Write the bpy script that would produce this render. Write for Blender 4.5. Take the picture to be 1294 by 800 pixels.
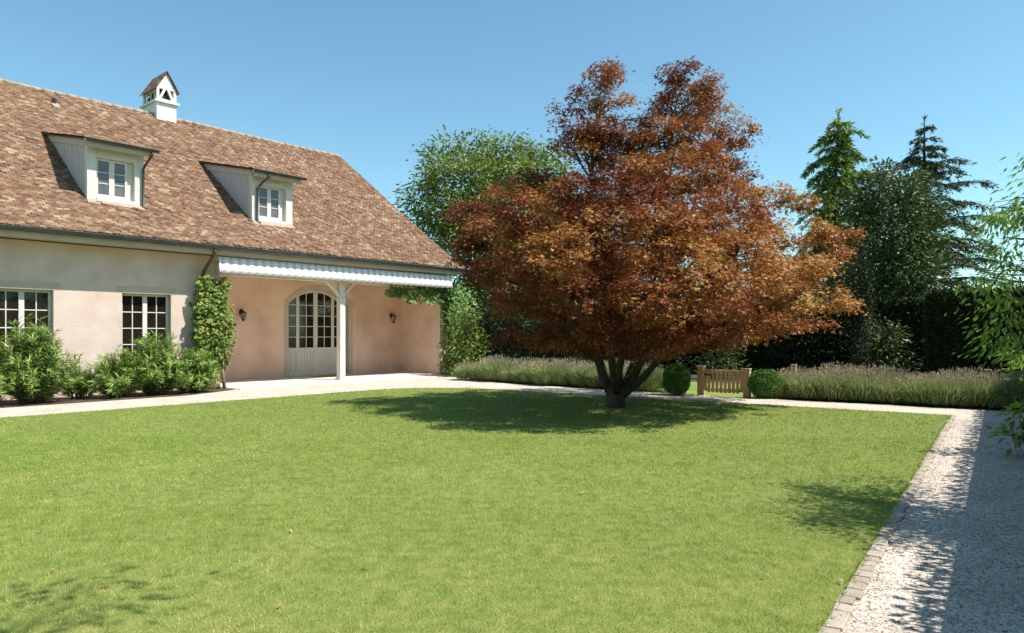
import bpy, bmesh, math, random
import numpy as np
from mathutils import Vector, Matrix
R = math.radians
sc = bpy.context.scene
for o in list(bpy.data.objects): bpy.data.objects.remove(o)
COL = sc.collection
rng = np.random.default_rng(7)
random.seed(7)

# ------------------------------------------------------------------ camera, sky, sun, exposure
EYE, FPX, CX, HY = 1.5, 885.0, 647.0, 421.0
cam = bpy.data.objects.new('camera', bpy.data.cameras.new('camera'))
COL.objects.link(cam); sc.camera = cam
cam.location = (0, 0, EYE); cam.rotation_euler = (R(90), 0, 0)
cam.data.sensor_width = 36; cam.data.lens = FPX/1294*36
cam.data.shift_y = (HY-400)/1294
cam.data.clip_end = 2000; cam.data.clip_start = .05

SUN = Vector((.65, -.17, 1.0)).normalized()
w = bpy.data.worlds.new('World'); sc.world = w; w.use_nodes = True
nt = w.node_tree; bg = nt.nodes['Background']
sky = nt.nodes.new('ShaderNodeTexSky'); sky.sky_type = 'NISHITA'; sky.sun_disc = False
sky.sun_elevation = math.asin(SUN.z); sky.sun_rotation = math.atan2(SUN.x, SUN.y)
sky.altitude = 400; sky.air_density = 1.0; sky.dust_density = .4; sky.ozone_density = 1.4
hue = nt.nodes.new('ShaderNodeMix'); hue.data_type = 'RGBA'; hue.blend_type = 'MULTIPLY'; hue.inputs[0].default_value = 1
hue.inputs[7].default_value = (.83, 1.10, 1.01, 1)
nt.links.new(sky.outputs[0], hue.inputs[6]); nt.links.new(hue.outputs[2], bg.inputs[0]); bg.inputs[1].default_value = .123
sl = bpy.data.lights.new('sun', 'SUN'); sl.energy = 5.0; sl.angle = R(.5); sl.color = (1, .955, .88)
so = bpy.data.objects.new('sun', sl); COL.objects.link(so)
so.rotation_euler = SUN.to_track_quat('Z', 'Y').to_euler()
sc.view_settings.view_transform = 'Standard'; sc.view_settings.look = 'None'
sc.view_settings.exposure = .6; sc.view_settings.gamma = 1

# ------------------------------------------------------------------ frames
HANG, HO = R(48.7), Vector((-8.02, 19.24, 0))          # house: local x along the front, local -y out of the wall
GANG = R(-34.9)                                        # garden: local x across the side path, local y along it
GM = Vector((math.cos(GANG), math.sin(GANG), 0)); GP = Vector((-math.sin(GANG), math.cos(GANG), 0))
HE = Vector((math.cos(HANG), math.sin(HANG), 0)); HN = Vector((math.sin(HANG), -math.cos(HANG), 0))
def G(q, p, z=0): return GM*q + GP*p + Vector((0, 0, z))
def H(s, o, z=0): return HO + HE*s + HN*o + Vector((0, 0, z))
def ray(u, v, Y): return Vector(((u-CX)/FPX*Y, Y, EYE-(v-HY)/FPX*Y))

# ------------------------------------------------------------------ materials
def mat(name, cols, scale=3, rough=.85, bump=0, bscale=40, attr=None, trans=0, detail=4, spec=.3, metal=0, mix_noise=.5, stops=None, stretch=None):
    """colour ramp over noise (object space) and, for leaves or tiles, a value kept per piece in an attribute"""
    m = bpy.data.materials.new(name); m.use_nodes = True
    t = m.node_tree; N = t.nodes; L = t.links; b = N['Principled BSDF']
    b.inputs['Roughness'].default_value = rough; b.inputs['Metallic'].default_value = metal
    b.inputs['Specular IOR Level'].default_value = spec
    tc = N.new('ShaderNodeTexCoord'); src = tc.outputs['Object']
    if stretch:
        mp = N.new('ShaderNodeMapping'); mp.inputs['Scale'].default_value = stretch
        L.new(src, mp.inputs[0]); src = mp.outputs[0]
    nz = N.new('ShaderNodeTexNoise'); nz.inputs['Scale'].default_value = scale; nz.inputs['Detail'].default_value = detail
    L.new(src, nz.inputs['Vector'])
    fac = nz.outputs['Fac']
    st = N.new('ShaderNodeMapRange'); st.inputs[1].default_value = .28; st.inputs[2].default_value = .72
    L.new(fac, st.inputs[0]); fac = st.outputs[0]
    if attr:
        a = N.new('ShaderNodeAttribute'); a.attribute_name = attr
        mx = N.new('ShaderNodeMix'); mx.inputs[0].default_value = mix_noise
        L.new(a.outputs['Fac'], mx.inputs[2]); L.new(fac, mx.inputs[3]); fac = mx.outputs[0]
    cr = N.new('ShaderNodeValToRGB'); e = cr.color_ramp.elements
    n = len(cols)
    while len(e) < n: e.new(.5)
    for i, c in enumerate(cols):
        e[i].position = stops[i] if stops else i/max(1, n-1); e[i].color = (*c, 1)
    L.new(fac, cr.inputs[0]); L.new(cr.outputs[0], b.inputs['Base Color'])
    if bump:
        n2 = N.new('ShaderNodeTexNoise'); n2.inputs['Scale'].default_value = bscale; n2.inputs['Detail'].default_value = 6
        L.new(src, n2.inputs['Vector'])
        bp = N.new('ShaderNodeBump'); bp.inputs['Strength'].default_value = bump; bp.inputs['Distance'].default_value = .02
        L.new(n2.outputs['Fac'], bp.inputs['Height']); L.new(bp.outputs[0], b.inputs['Normal'])
    if trans:
        tr = N.new('ShaderNodeBsdfTranslucent'); L.new(cr.outputs[0], tr.inputs[0])
        ms = N.new('ShaderNodeMixShader'); ms.inputs[0].default_value = trans
        L.new(b.outputs[0], ms.inputs[1]); L.new(tr.outputs[0], ms.inputs[2])
        L.new(ms.outputs[0], N['Material Output'].inputs[0])
    return m

M = {}
M['plaster'] = mat('plaster', [(.55, .415, .345), (.63, .49, .415), (.69, .56, .49)], 1.8, .92, .35, 30, detail=10)
M['porch_plaster'] = mat('porch_plaster', [(.60, .395, .275), (.74, .505, .37), (.81, .585, .45)], 1.1, .92, .25, 30, detail=8)
M['stone_trim'] = mat('stone_trim', [(.47, .39, .30), (.55, .475, .38)], 3, .85, .15, 60)
M['cream_paint'] = mat('cream_paint', [(.62, .57, .46), (.70, .65, .54)], 4, .55, .05, 40)
M['white_paint'] = mat('white_paint', [(.63, .58, .52), (.73, .685, .62)], 5, .5, .05, 40)
M['grey_board'] = mat('grey_board', [(.50, .46, .44), (.60, .56, .54)], 3, .75, .15, 60, stretch=(6, 6, .6))
M['zinc'] = mat('zinc', [(.055, .06, .062), (.10, .105, .105)], 6, .5, .05, 60, metal=.4, spec=.5)
M['soffit'] = mat('soffit', [(.46, .375, .28), (.54, .46, .36)], 3, .7)
M['copper'] = mat('copper', [(.10, .055, .04), (.16, .09, .06)], 6, .55, metal=.3)
M['glass'] = mat('glass', [(.012, .010, .008), (.02, .016, .012)], 2, .05, spec=.5)
M['painted_sky_glass'] = mat('painted_sky_glass', [(.085, .088, .09), (.15, .15, .15)], 5, .05, spec=.5)  # dormer panes: pale sky reflection put into the base colour, no curtain modelled
M['dark_iron'] = mat('dark_iron', [(.03, .025, .022), (.05, .04, .035)], 8, .5, metal=.5)
M['lamp_glass'] = mat('lamp_glass', [(.25, .22, .17), (.3, .27, .2)], 8, .1)
M['awning'] = mat('awning', [(.54, .54, .54), (.82, .80, .77)], 1, .8, attr='rnd', mix_noise=0)
M['tiles'] = mat('tiles', [(.105, .064, .045), (.155, .090, .058), (.20, .106, .064), (.215, .132, .083), (.265, .178, .113), (.37, .275, .185)], 1.1, .95, .3, 30, attr='rnd', mix_noise=.28, spec=.15,
                 stops=[.06, .25, .42, .62, .78, .92])
M['mortar'] = mat('mortar', [(.30, .22, .16), (.42, .34, .26)], 6, .9, .3, 30)
M['lime_wash'] = mat('lime_wash', [(.66, .64, .62), (.78, .76, .73)], 3, .9, .2, 30)
M['wood'] = mat('wood', [(.56, .35, .16), (.70, .47, .235), (.76, .53, .29)], 3, .6, .15, 50, stretch=(8, 8, 1))
M['grey_wood'] = mat('grey_wood', [(.36, .27, .18), (.46, .36, .26)], 3, .8, .2, 50, stretch=(8, 8, 1))
M['bark'] = mat('bark', [(.045, .035, .028), (.085, .066, .05), (.12, .10, .08)], 8, .95, .6, 30, stretch=(3, 3, 1))
M['pale_bark'] = mat('pale_bark', [(.22, .16, .11), (.34, .26, .18)], 8, .95, .5, 30, stretch=(3, 3, 1))
M['soil'] = mat('soil', [(.05, .036, .025), (.10, .072, .05)], 6, .95, .6, 20)
M['maple'] = mat('maple', [(.085, .022, .016), (.18, .048, .020), (.32, .112, .032), (.48, .23, .062), (.42, .31, .10)], .9, .5, attr='rnd', trans=.22, mix_noise=.32, spec=.25,
                 stops=[.05, .28, .5, .72, .95])
GAIN = dict(yew_leaf=1.6, walnut_leaf=2.3, holly_leaf=2.2, gold_needle=2.6, blue_needle=1.7, oleander_leaf=2.3, box_leaf=2.1, lavender_leaf=2.4, lavender_flower=1.8, cherry_leaf=2.0, ivy_leaf=2.1, vine_leaf=1.15, grass_blade=1.5)
def leaf(name, cols, scale=.8, trans=.25, mixn=.5, rough=.55, spec=.18): M[name] = mat(name, [tuple(c*GAIN.get(name, 1) for c in k) for k in cols], scale, rough, attr='rnd', trans=trans, mix_noise=mixn, spec=spec)
leaf('walnut_leaf', [(.034, .052, .014), (.062, .090, .020), (.105, .130, .030), (.165, .165, .048)])
leaf('laurel_leaf', [(.012, .030, .010), (.022, .050, .015), (.040, .070, .022)], rough=.35)
leaf('yew_leaf', [(.008, .015, .005), (.014, .024, .007), (.023, .034, .010)], trans=.1, rough=.6)
leaf('holly_leaf', [(.018, .030, .009), (.036, .055, .015), (.095, .108, .038)], rough=.45, trans=.12, spec=.25)
leaf('gold_needle', [(.03, .055, .014), (.075, .11, .022), (.17, .18, .035)], trans=.2)
leaf('blue_needle', [(.026, .038, .018), (.044, .058, .028), (.075, .085, .042)], trans=.12)
leaf('vine_leaf', [(.07, .13, .022), (.12, .19, .035), (.21, .26, .06), (.28, .27, .09)], 1.2)
leaf('ivy_leaf', [(.035, .08, .022), (.07, .13, .033), (.14, .20, .06)], 1.2)
leaf('oleander_leaf', [(.030, .058, .014), (.072, .122, .024), (.13, .175, .038), (.21, .22, .085)], 2.2, spec=.3)
leaf('box_leaf', [(.030, .075, .016), (.055, .12, .024), (.085, .16, .03)], 2)
leaf('lavender_leaf', [(.066, .092, .032), (.12, .148, .055), (.19, .20, .092)], 1.0, trans=.3)
leaf('lavender_flower', [(.15, .125, .085), (.22, .185, .125), (.27, .24, .16)], 1.0, trans=.2)
leaf('cherry_leaf', [(.05, .10, .018), (.10, .16, .026), (.19, .23, .045)], 1.5, trans=.4)
leaf('grass_blade', [(.060, .125, .016), (.155, .25, .032), (.28, .335, .070), (.54, .45, .20)], 9, trans=.22, mixn=.12, rough=.6)

def lawn_material():
    m = mat('lawn', [(.12, .15, .03), (.17, .205, .042), (.23, .235, .07)], 9, .95, .8, 60)
    return m
M['lawn'] = lawn_material()
M['meadow'] = mat('meadow', [(.14, .20, .035), (.20, .27, .055)], .7, .95, .6, 40)

def gravel_material(name, cols, cell):
    m = bpy.data.materials.new(name); m.use_nodes = True
    t = m.node_tree; N = t.nodes; L = t.links; b = N['Principled BSDF']; b.inputs['Roughness'].default_value = .9
    tc = N.new('ShaderNodeTexCoord')
    vo = N.new('ShaderNodeTexVoronoi'); vo.inputs['Scale'].default_value = cell
    L.new(tc.outputs['Object'], vo.inputs['Vector'])
    sp = N.new('ShaderNodeSeparateColor'); L.new(vo.outputs['Color'], sp.inputs[0])
    cr = N.new('ShaderNodeValToRGB'); e = cr.color_ramp.elements
    while len(e) < len(cols): e.new(.5)
    for i, c in enumerate(cols): e[i].position = i/(len(cols)-1); e[i].color = (*c, 1)
    L.new(sp.outputs[0], cr.inputs[0])
    nz = N.new('ShaderNodeTexNoise'); nz.inputs['Scale'].default_value = 1.6; nz.inputs['Detail'].default_value = 6
    L.new(tc.outputs['Object'], nz.inputs['Vector'])
    mr = N.new('ShaderNodeMapRange'); mr.inputs[1].default_value = .3; mr.inputs[2].default_value = .7; mr.inputs[3].default_value = .78; mr.inputs[4].default_value = 1.08
    L.new(nz.outputs['Fac'], mr.inputs[0])
    mm = N.new('ShaderNodeMix'); mm.data_type = 'RGBA'; mm.blend_type = 'MULTIPLY'; mm.inputs[0].default_value = 1
    L.new(cr.outputs[0], mm.inputs[6]); L.new(mr.outputs[0], mm.inputs[7]); L.new(mm.outputs[2], b.inputs['Base Color'])
    bp = N.new('ShaderNodeBump'); bp.inputs['Strength'].default_value = .8; bp.inputs['Distance'].default_value = .006; bp.invert = True
    L.new(vo.outputs['Distance'], bp.inputs['Height']); L.new(bp.outputs[0], b.inputs['Normal'])
    return m
M['gravel'] = gravel_material('gravel', [(.34, .265, .195), (.52, .435, .35), (.61, .525, .435), (.69, .625, .545)], 60)
M['pebble'] = mat('pebble', [(.10, .075, .055), (.32, .255, .19), (.45, .38, .305), (.56, .50, .435)], 2, .85, attr='rnd', mix_noise=.1)
M['paving'] = mat('paving', [(.56, .49, .40), (.66, .58, .50), (.72, .66, .58)], 2.5, .85, .2, 40, attr='rnd', mix_noise=.5)
M['sett'] = mat('sett', [(.27, .215, .16), (.38, .32, .25), (.47, .41, .34)], 9, .9, .5, 30, attr='rnd', mix_noise=.4)
M['mat_fibre'] = mat('mat_fibre', [(.30, .18, .07), (.42, .27, .12)], 30, .95, .5, 80)

# ------------------------------------------------------------------ object helpers
def link(o, parent=None):
    COL.objects.link(o)
    if parent: o.parent = parent
    return o
def tag(o, label=None, cat=None, group=None, kind=None):
    if label: o['label'] = label
    if cat: o['category'] = cat
    if group: o['group'] = group
    if kind: o['kind'] = kind
    return o
def thing(name, label, cat, loc=(0, 0, 0), rz=0, group=None):
    o = bpy.data.objects.new(name, None); o.empty_display_size = .3
    COL.objects.link(o); o.location = loc; o.rotation_euler = (0, 0, rz)
    return tag(o, label, cat, group)
def copy_thing(o, loc, rz, scale=(1, 1, 1)):
    r = o.copy(); COL.objects.link(r); r.location = loc; r.rotation_euler = (0, 0, rz); r.scale = scale
    for ch in list(o.children):
        c = ch.copy(); COL.objects.link(c); c.parent = r
        for g in list(ch.children):
            d = g.copy(); COL.objects.link(d); d.parent = c
    return r
def np_mesh(name, V, F, material, parent=None, rnd=None, smooth=False, loc=(0, 0, 0), rz=0):
    """V (n,3), F (m,k): one object straight from arrays"""
    V = np.asarray(V, np.float32); F = np.asarray(F, np.int32); k = F.shape[1]
    me = bpy.data.meshes.new(name)
    me.vertices.add(len(V)); me.vertices.foreach_set('co', V.ravel())
    me.loops.add(F.size); me.loops.foreach_set('vertex_index', F.ravel())
    me.polygons.add(len(F)); me.polygons.foreach_set('loop_start', np.arange(0, F.size, k, dtype=np.int32))
    if rnd is not None:
        a = me.attributes.new('rnd', 'FLOAT', 'POINT'); a.data.foreach_set('value', np.asarray(rnd, np.float32))
    me.update(calc_edges=True); me.validate()
    if smooth: me.polygons.foreach_set('use_smooth', np.ones(len(F), bool))
    me.materials.append(material)
    o = bpy.data.objects.new(name, me); link(o, parent); o.location = loc; o.rotation_euler = (0, 0, rz)
    return o
class MB:
    """collects solids with quads and n-gons"""
    def __init__(s): s.v = []; s.f = []; s.r = []
    def poly(s, pts, rnd=.5):
        i = len(s.v); s.v += [tuple(p) for p in pts]; s.f.append(tuple(range(i, i+len(pts)))); s.r += [rnd]*len(pts)
    def box(s, x0, x1, y0, y1, z0, z1, rnd=.5):
        s.prism([(x0, y0), (x1, y0), (x1, y1), (x0, y1)], z0, z1, rnd)
    def prism(s, pts, z0, z1, rnd=.5):
        i = len(s.v); n = len(pts)
        s.v += [(x, y, z0) for x, y in pts] + [(x, y, z1) for x, y in pts]; s.r += [rnd]*(2*n)
        s.f.append(tuple(range(i+n-1, i-1, -1))); s.f.append(tuple(range(i+n, i+2*n)))
        for k in range(n): s.f.append((i+k, i+(k+1) % n, i+n+(k+1) % n, i+n+k))
    def prism_y(s, pts, y0, y1, rnd=.5):
        """outline in (x, z), extruded along y"""
        i = len(s.v); n = len(pts)
        s.v += [(x, y0, z) for x, z in pts] + [(x, y1, z) for x, z in pts]; s.r += [rnd]*(2*n)
        s.f.append(tuple(range(i, i+n))); s.f.append(tuple(range(i+2*n-1, i+n-1, -1)))
        for k in range(n): s.f.append((i+(k+1) % n, i+k, i+n+k, i+n+(k+1) % n))
    def prism_x(s, pts, x0, x1, rnd=.5):
        """outline in (y, z), extruded along x"""
        i = len(s.v); n = len(pts)
        s.v += [(x0, y, z) for y, z in pts] + [(x1, y, z) for y, z in pts]; s.r += [rnd]*(2*n)
        s.f.append(tuple(range(i+n-1, i-1, -1))); s.f.append(tuple(range(i+n, i+2*n)))
        for k in range(n): s.f.append((i+k, i+(k+1) % n, i+n+(k+1) % n, i+n+k))
    def tube(s, pts, rad, sides=8, rnd=.5, cap=True):
        pts = [Vector(p) for p in pts]; n = len(pts)
        if not hasattr(rad, '__len__'): rad = [rad]*n
        i0 = len(s.v); up = None
        for k, p in enumerate(pts):
            d = (pts[min(k+1, n-1)] - pts[max(k-1, 0)]).normalized()
            if up is None: up = d.orthogonal().normalized()
            up = (up - d*up.dot(d)); up = up.normalized() if up.length > 1e-6 else d.orthogonal().normalized()
            sd = d.cross(up)
            for j in range(sides):
                a = 2*math.pi*j/sides
                s.v.append(tuple(p + (up*math.cos(a) + sd*math.sin(a))*rad[k])); s.r.append(rnd)
        for k in range(n-1):
            for j in range(sides):
                a = i0+k*sides+j; b = i0+k*sides+(j+1) % sides
                s.f.append((a, b, b+sides, a+sides))
        if cap:
            s.f.append(tuple(range(i0+sides-1, i0-1, -1))); e = i0+(n-1)*sides; s.f.append(tuple(range(e, e+sides)))
    def build(s, name, material, parent=None, bevel=0, smooth=False, loc=(0, 0, 0), rz=0):
        me = bpy.data.meshes.new(name); me.from_pydata(s.v, [], s.f)
        a = me.attributes.new('rnd', 'FLOAT', 'POINT'); a.data.foreach_set('value', np.array(s.r, np.float32))
        me.update()
        bm = bmesh.new(); bm.from_mesh(me); bmesh.ops.recalc_face_normals(bm, faces=bm.faces); bm.to_mesh(me); bm.free()
        if smooth: me.polygons.foreach_set('use_smooth', np.ones(len(me.polygons), bool))
        me.materials.append(material)
        o = bpy.data.objects.new(name, me); link(o, parent); o.location = loc; o.rotation_euler = (0, 0, rz)
        if bevel:
            b = o.modifiers.new('bevel', 'BEVEL'); b.width = bevel; b.segments = 2; b.limit_method = 'ANGLE'
        return o

# ------------------------------------------------------------------ leaves
def frame_from(dirs, nrm):
    """columns: side, dir, normal (unit)"""
    d = dirs/np.linalg.norm(dirs, axis=1, keepdims=True)
    n = nrm - d*np.sum(nrm*d, 1, keepdims=True)
    ln = np.linalg.norm(n, axis=1, keepdims=True); bad = ln[:, 0] < 1e-4
    n[bad] = np.cross(d[bad], [0.3, .5, .8]); ln = np.linalg.norm(n, axis=1, keepdims=True); n = n/ln
    return np.cross(d, n), d, n
KITE = np.array([(0, 0, 0), (-.5, .42, .10), (0, 1, -.06), (.5, .42, .10)])
def kites(P, D, Nn, L, W, rnd=None, template=KITE):
    """one kite leaf for every position; returns V, F, rnd"""
    s, d, n = frame_from(D, Nn); m = len(P)
    L = np.broadcast_to(L, (m,)); W = np.broadcast_to(W, (m,))
    V = (P[:, None, :] + s[:, None, :]*(template[None, :, 0:1]*W[:, None, None]) + d[:, None, :]*(template[None, :, 1:2]*L[:, None, None])
         + n[:, None, :]*(template[None, :, 2:3]*W[:, None, None]))
    k = len(template)
    F = np.arange(m*k).reshape(m, k)
    if rnd is None: rnd = rng.random(m)
    return V.reshape(-1, 3), F, np.repeat(rnd, k)
def merge(parts):
    V, F, r = [], [], []; off = 0
    for v, f, q in parts:
        V.append(v); F.append(f+off); r.append(q); off += len(v)
    return np.concatenate(V), np.concatenate(F), np.concatenate(r)
def unit(n):
    v = rng.normal(size=(n, 3)); return v/np.linalg.norm(v, axis=1, keepdims=True)
def ellipsoid_points(n, c, r, shell=.55):
    """points in an ellipsoid, crowded towards its outside"""
    d = unit(n); t = rng.random(n)**(1/3); t = shell + (1-shell)*t if shell < 1 else np.ones(n)
    t = np.where(rng.random(n) < .25, rng.random(n)**.5, t)
    return np.asarray(c) + d*np.asarray(r)*t[:, None], d
def spray_leaves(centres, outward, per, spread, L, W, flat=.35, lobes=1, droop=.15, tilt=.5, jitter=.12, puff=.35):
    """every centre becomes a flattened spray of leaves that radiates outward"""
    m = len(centres); idx = np.repeat(np.arange(m), per); n = len(idx)
    base = rng.random(m)
    off = rng.normal(size=(n, 3))*spread*np.array([1, 1, flat])
    o = outward[idx]
    P = centres[idx] + off; P[:, 2] -= droop*np.linalg.norm(off[:, :2], axis=1)
    D = o*np.array([1, 1, .3]) + off/spread*.7 + rng.normal(size=(n, 3))*.35; D[:, 2] -= droop*1.5
    Nn = np.array([0, 0, 1.0 if puff < .5 else .6]) + o*puff + rng.normal(size=(n, 3))*tilt + (off/spread*np.array((1, 1, 1/flat))*.5 if puff > .5 else 0)
    Ls = L*(.7+.6*rng.random(n)); r = np.clip(base[idx]*.6 + .4*rng.random(n) + rng.normal(size=n)*jitter*.3, 0, 1)
    if lobes == 1: return kites(P, D, Nn, Ls, Ls*W/L, r)
    out = []
    s, d, nn = frame_from(D, Nn)
    for a in np.linspace(-1, 1, lobes)*R(58):
        k = 1 - .22*abs(a)/R(58)
        out.append(kites(P, d*math.cos(a)+s*math.sin(a), nn, Ls*k, Ls*W/L*k, r))
    return merge(out)
def curve_pts(a, b, bend, n=6, wob=.04):
    a = Vector(a); b = Vector(b); c = (a+b)/2 + Vector(bend); pts = []
    for i in range(n+1):
        t = i/n; p = a*(1-t)**2 + c*2*t*(1-t) + b*t*t
        if 0 < i < n: p += Vector(rng.normal(size=3)*wob)
        pts.append(p)
    return pts

def blob_tree(root, blobs, trunk, leafmat, barkmat, per_m2, per, spread, L, W, lobes=1, flat=.35, droop=.15, tilt=.5, shell=.6, limb=.05, name='crown', puff=.35, tone=None, trunk_k=1):
    """blobs: (x, y, z, rx, ry, rz) in the tree's own space; trunk: list of (points, radii); a limb runs to every blob"""
    tb = MB(); joints = []
    for pts, rad in trunk:
        tb.tube(pts, [x*trunk_k for x in rad], 9)
        joints += [(Vector(p), r) for p, r in zip(pts, rad)]
    parts = []
    for (x, y, z, rx, ry, rz) in blobs:
        c = np.array((x, y, z)); n = max(6, int(per_m2*(rx*ry+rx*rz+ry*rz)))
        P, d = ellipsoid_points(n, c, (rx, ry, rz), shell)
        lf = spray_leaves(P, d, per, spread, L, W, flat, lobes, droop, tilt, puff=puff)
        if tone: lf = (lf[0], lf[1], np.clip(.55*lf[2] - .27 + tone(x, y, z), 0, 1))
        parts.append(lf)
        cv = Vector(c)
        j, r = min(joints, key=lambda q: (q[0]-cv).length + (1.5 if q[0].z > cv.z-.15 else 0))
        r1 = min(r*.7, limb)
        pts = curve_pts(j, cv, ((cv.x-j.x)*.1, (cv.y-j.y)*.1, .12*(cv-j).length), 5)
        tb.tube(pts, [r1*(1-.75*i/5) for i in range(6)], 6)
        for k in range(5):
            e = cv + Vector(unit(1)[0]*np.array((rx, ry, rz))*.8)
            tb.tube(curve_pts(pts[3], e, (0, 0, .1), 3, .02), [r1*.35, r1*.25, r1*.18, r1*.1], 4)
    tb.build('trunk', barkmat, root, smooth=True)
    V, F, r = merge(parts)
    return np_mesh(name, V, F, leafmat, root, r)

exec_parts = []
# ------------------------------------------------------------------ ground, paths, lawn
def sheet(name, pts, z, material, loc=(0, 0, 0), rz=0):
    m = MB(); m.poly([(x, y, z) for x, y in pts]); o = m.build(name, material, loc=loc, rz=rz)
    for p in o.data.polygons:
        if p.normal.z < 0: p.flip()
    return tag(o, kind='structure')
sheet('ground', [(-400, -300), (400, -300), (400, 600), (-400, 600)], -.03, M['meadow'])
def xy(v): return (v.x, v.y)
gravel_outline = [xy(H(-16, 0)), xy(H(-16, 8)), xy(G(-14, -8)), xy(G(2.6, -8)), xy(G(2.6, 16.5)), xy(G(-7, 16.5)), xy(G(-12.5, 17.1)), xy(H(8.6, 1.3)), xy(H(8.6, -2.3)), xy(H(0, -2.3)), xy(H(0, 0))]
sheet('gravel_path', gravel_outline, 0, M['gravel'])
sheet('soil_bed', [(-15, .0), (-.05, .0), (-.05, -.95), (-1.6, -1.75), (-15, -1.95)], .006, M['soil'], HO, HANG)
# lawn outline, its far left corner rounded
LE, KE, BE = 3.82, -.745, 15.0
def lawn_line(o):                     # point on the edge along the house at garden distance p
    pass
k1 = H(0, LE); s_at = lambda p: (p - k1.dot(GP))/HE.dot(GP)
c_corner = H(s_at(BE), LE)
ca = c_corner - HE*2.4; cb = c_corner + GM*2.4
corner = [ca*(1-t)**2 + c_corner*2*t*(1-t) + cb*t*t for t in np.linspace(0, 1, 9)]
lawn_pts = [xy(G(KE, -8)), xy(G(KE, BE))] + [xy(p) for p in reversed(corner)] + [xy(H(-16, LE)), xy(G(-14, -8))]
sheet('lawn', lawn_pts, .010, M['lawn'])
sheet('far_lawn', [xy(G(-16, 18.2)), xy(G(2, 18.2)), xy(G(4, 60)), xy(G(-40, 60))], -.02, M['meadow'])
sheet('shrub_soil', [xy(G(-14, 21.5)), xy(G(9, 20.5)), xy(G(9, 40)), xy(G(-14, 40))], -.012, M['soil'])

# kerb of small setts between lawn and side path
m = MB(); p = -4.0
while p < 15.0:
    l = .105 + .05*rng.random(); q0 = KE + .003 + rng.normal()*.004; z = .016 + .006*rng.random()
    sk = rng.normal()*.006; q1 = q0+.086+.012*rng.random(); m.prism([(q0, p+sk), (q1, p-sk), (q1-.004*rng.random(), p+l-.010-sk), (q0+.003*rng.random(), p+l-.010+sk)], -.05, z, rng.random()); p += l
tag(m.build('kerb', M['sett'], bevel=.006, rz=GANG), kind='structure')

# terrace paving in front of the recessed wall
m = MB(); y = 2.24
for ry in (0.55, .75, .6, .8, .62):
    x = .02
    while x < 8.5:
        l = .7 + .5*rng.random(); x1 = min(8.55, x+l)
        m.box(x, x1-.008, -(1.02-0)+0 if False else y-ry+.008, y, -.03, .022+.003*rng.random(), rng.random()); x = x1
    y -= ry
tag(m.build('terrace_paving', M['paving'], bevel=.004, loc=HO, rz=HANG), kind='structure')

# grass: blades get wider apart with distance from where one stands on the path side
def inside_lawn(P, mg=0):
    q = P @ np.array(GM[:2]); p = P @ np.array(GP[:2]); o = (P - np.array(HO[:2])) @ np.array(HN[:2])
    s = (P - np.array(HO[:2])) @ np.array(HE[:2])
    t0 = np.array(ca[:2]); t1 = np.array(cb[:2]); e = t1-t0; mid = np.array(corner[4][:2])
    nn = np.array((-e[1], e[0])); nn /= np.linalg.norm(nn)
    if (mid-t0) @ nn < 0: nn = -nn
    cut = ((P-t0) @ nn) < (mid-t0) @ nn*.9
    return (q < KE+mg) & (p < BE+mg) & (o > LE-mg) & cut
def grass_zone(n, Y0, Y1):
    Y = np.sqrt(Y0**2 + (Y1**2-Y0**2)*rng.random(n)); X = (rng.random(n)*2-1)*(.86*Y+1.8)
    P = np.stack([X, Y], 1); return P[inside_lawn(P, .02*rng.random())]
def patches(P):
    f = np.zeros(len(P))
    for wl, am in ((3.4, .14), (1.3, .16), (.5, .28), (.14, .42)):
        g = rng.random((96, 96)); x = P[:, 0]/wl+40; y = P[:, 1]/wl+3; xi = np.floor(x).astype(int); yi = np.floor(y).astype(int); fx = x-xi; fy = y-yi
        fx = fx*fx*(3-2*fx); fy = fy*fy*(3-2*fy); q = lambda a, b: g[a % 96, b % 96]
        f += am*((q(xi, yi)*(1-fx)+q(xi+1, yi)*fx)*(1-fy) + (q(xi, yi+1)*(1-fx)+q(xi+1, yi+1)*fx)*fy)
    near = np.clip((13-P[:, 1])/9.5, 0, 1)
    return np.clip((f-.5)*2.0+.10+.56*near, 0, 1)
zones = [(390000, 2.6, 6, .027, .0028), (310000, 6, 10, .030, .0042), (230000, 10, 16, .032, .0068), (90000, 16, 21, .034, .011)]
parts = []
for n, a, b, hgt, wd in zones:
    P = grass_zone(n, a, b); P = P[rng.random(len(P)) < .62 + .5*patches(P*1.7+9)]; k = len(P)
    clump = patches(P)
    D = rng.normal(size=(k, 3))*.42; D[:, 2] = .8
    Nn = rng.normal(size=(k, 3)); Nn[:, 2] = .2
    L = hgt*(.45 + .7*rng.random(k) + 1.0*(rng.random(k) < .06)); r = np.clip(.55*rng.random(k) + .55*clump - .04 + .06*rng.normal(size=k), 0, 1)
    P3 = np.column_stack([P, np.full(k, .004)])
    parts.append(kites(P3, D, Nn, L, wd*(.7+.6*rng.random(k)), r, np.array([(-.5, 0, 0), (.5, 0, 0), (.12, 1, .25), (-.12, 1, .25)])))
n = 5200; p_ = -3+18*rng.random(n); tuft = .5+.5*np.sin(p_*7+2*np.sin(p_*2.3)); keep = rng.random(n) < .25+.75*tuft; p_ = p_[keep]; n = len(p_)
P = np.array([G(KE-.015+.03*rng.random(), a, .004)[:] for a in p_]); D = rng.normal(size=(n, 3))*.35 + np.array(GM)*.35; D[:, 2] = .6
L = .025+.035*rng.random(n); parts.append(kites(P, D, rng.normal(size=(n, 3)), L, .0042*(.7+.6*rng.random(n)), np.clip(.15+.5*rng.random(n), 0, 1), np.array([(-.5, 0, 0), (.5, 0, 0), (.12, 1, .25), (-.12, 1, .25)])))
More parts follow.
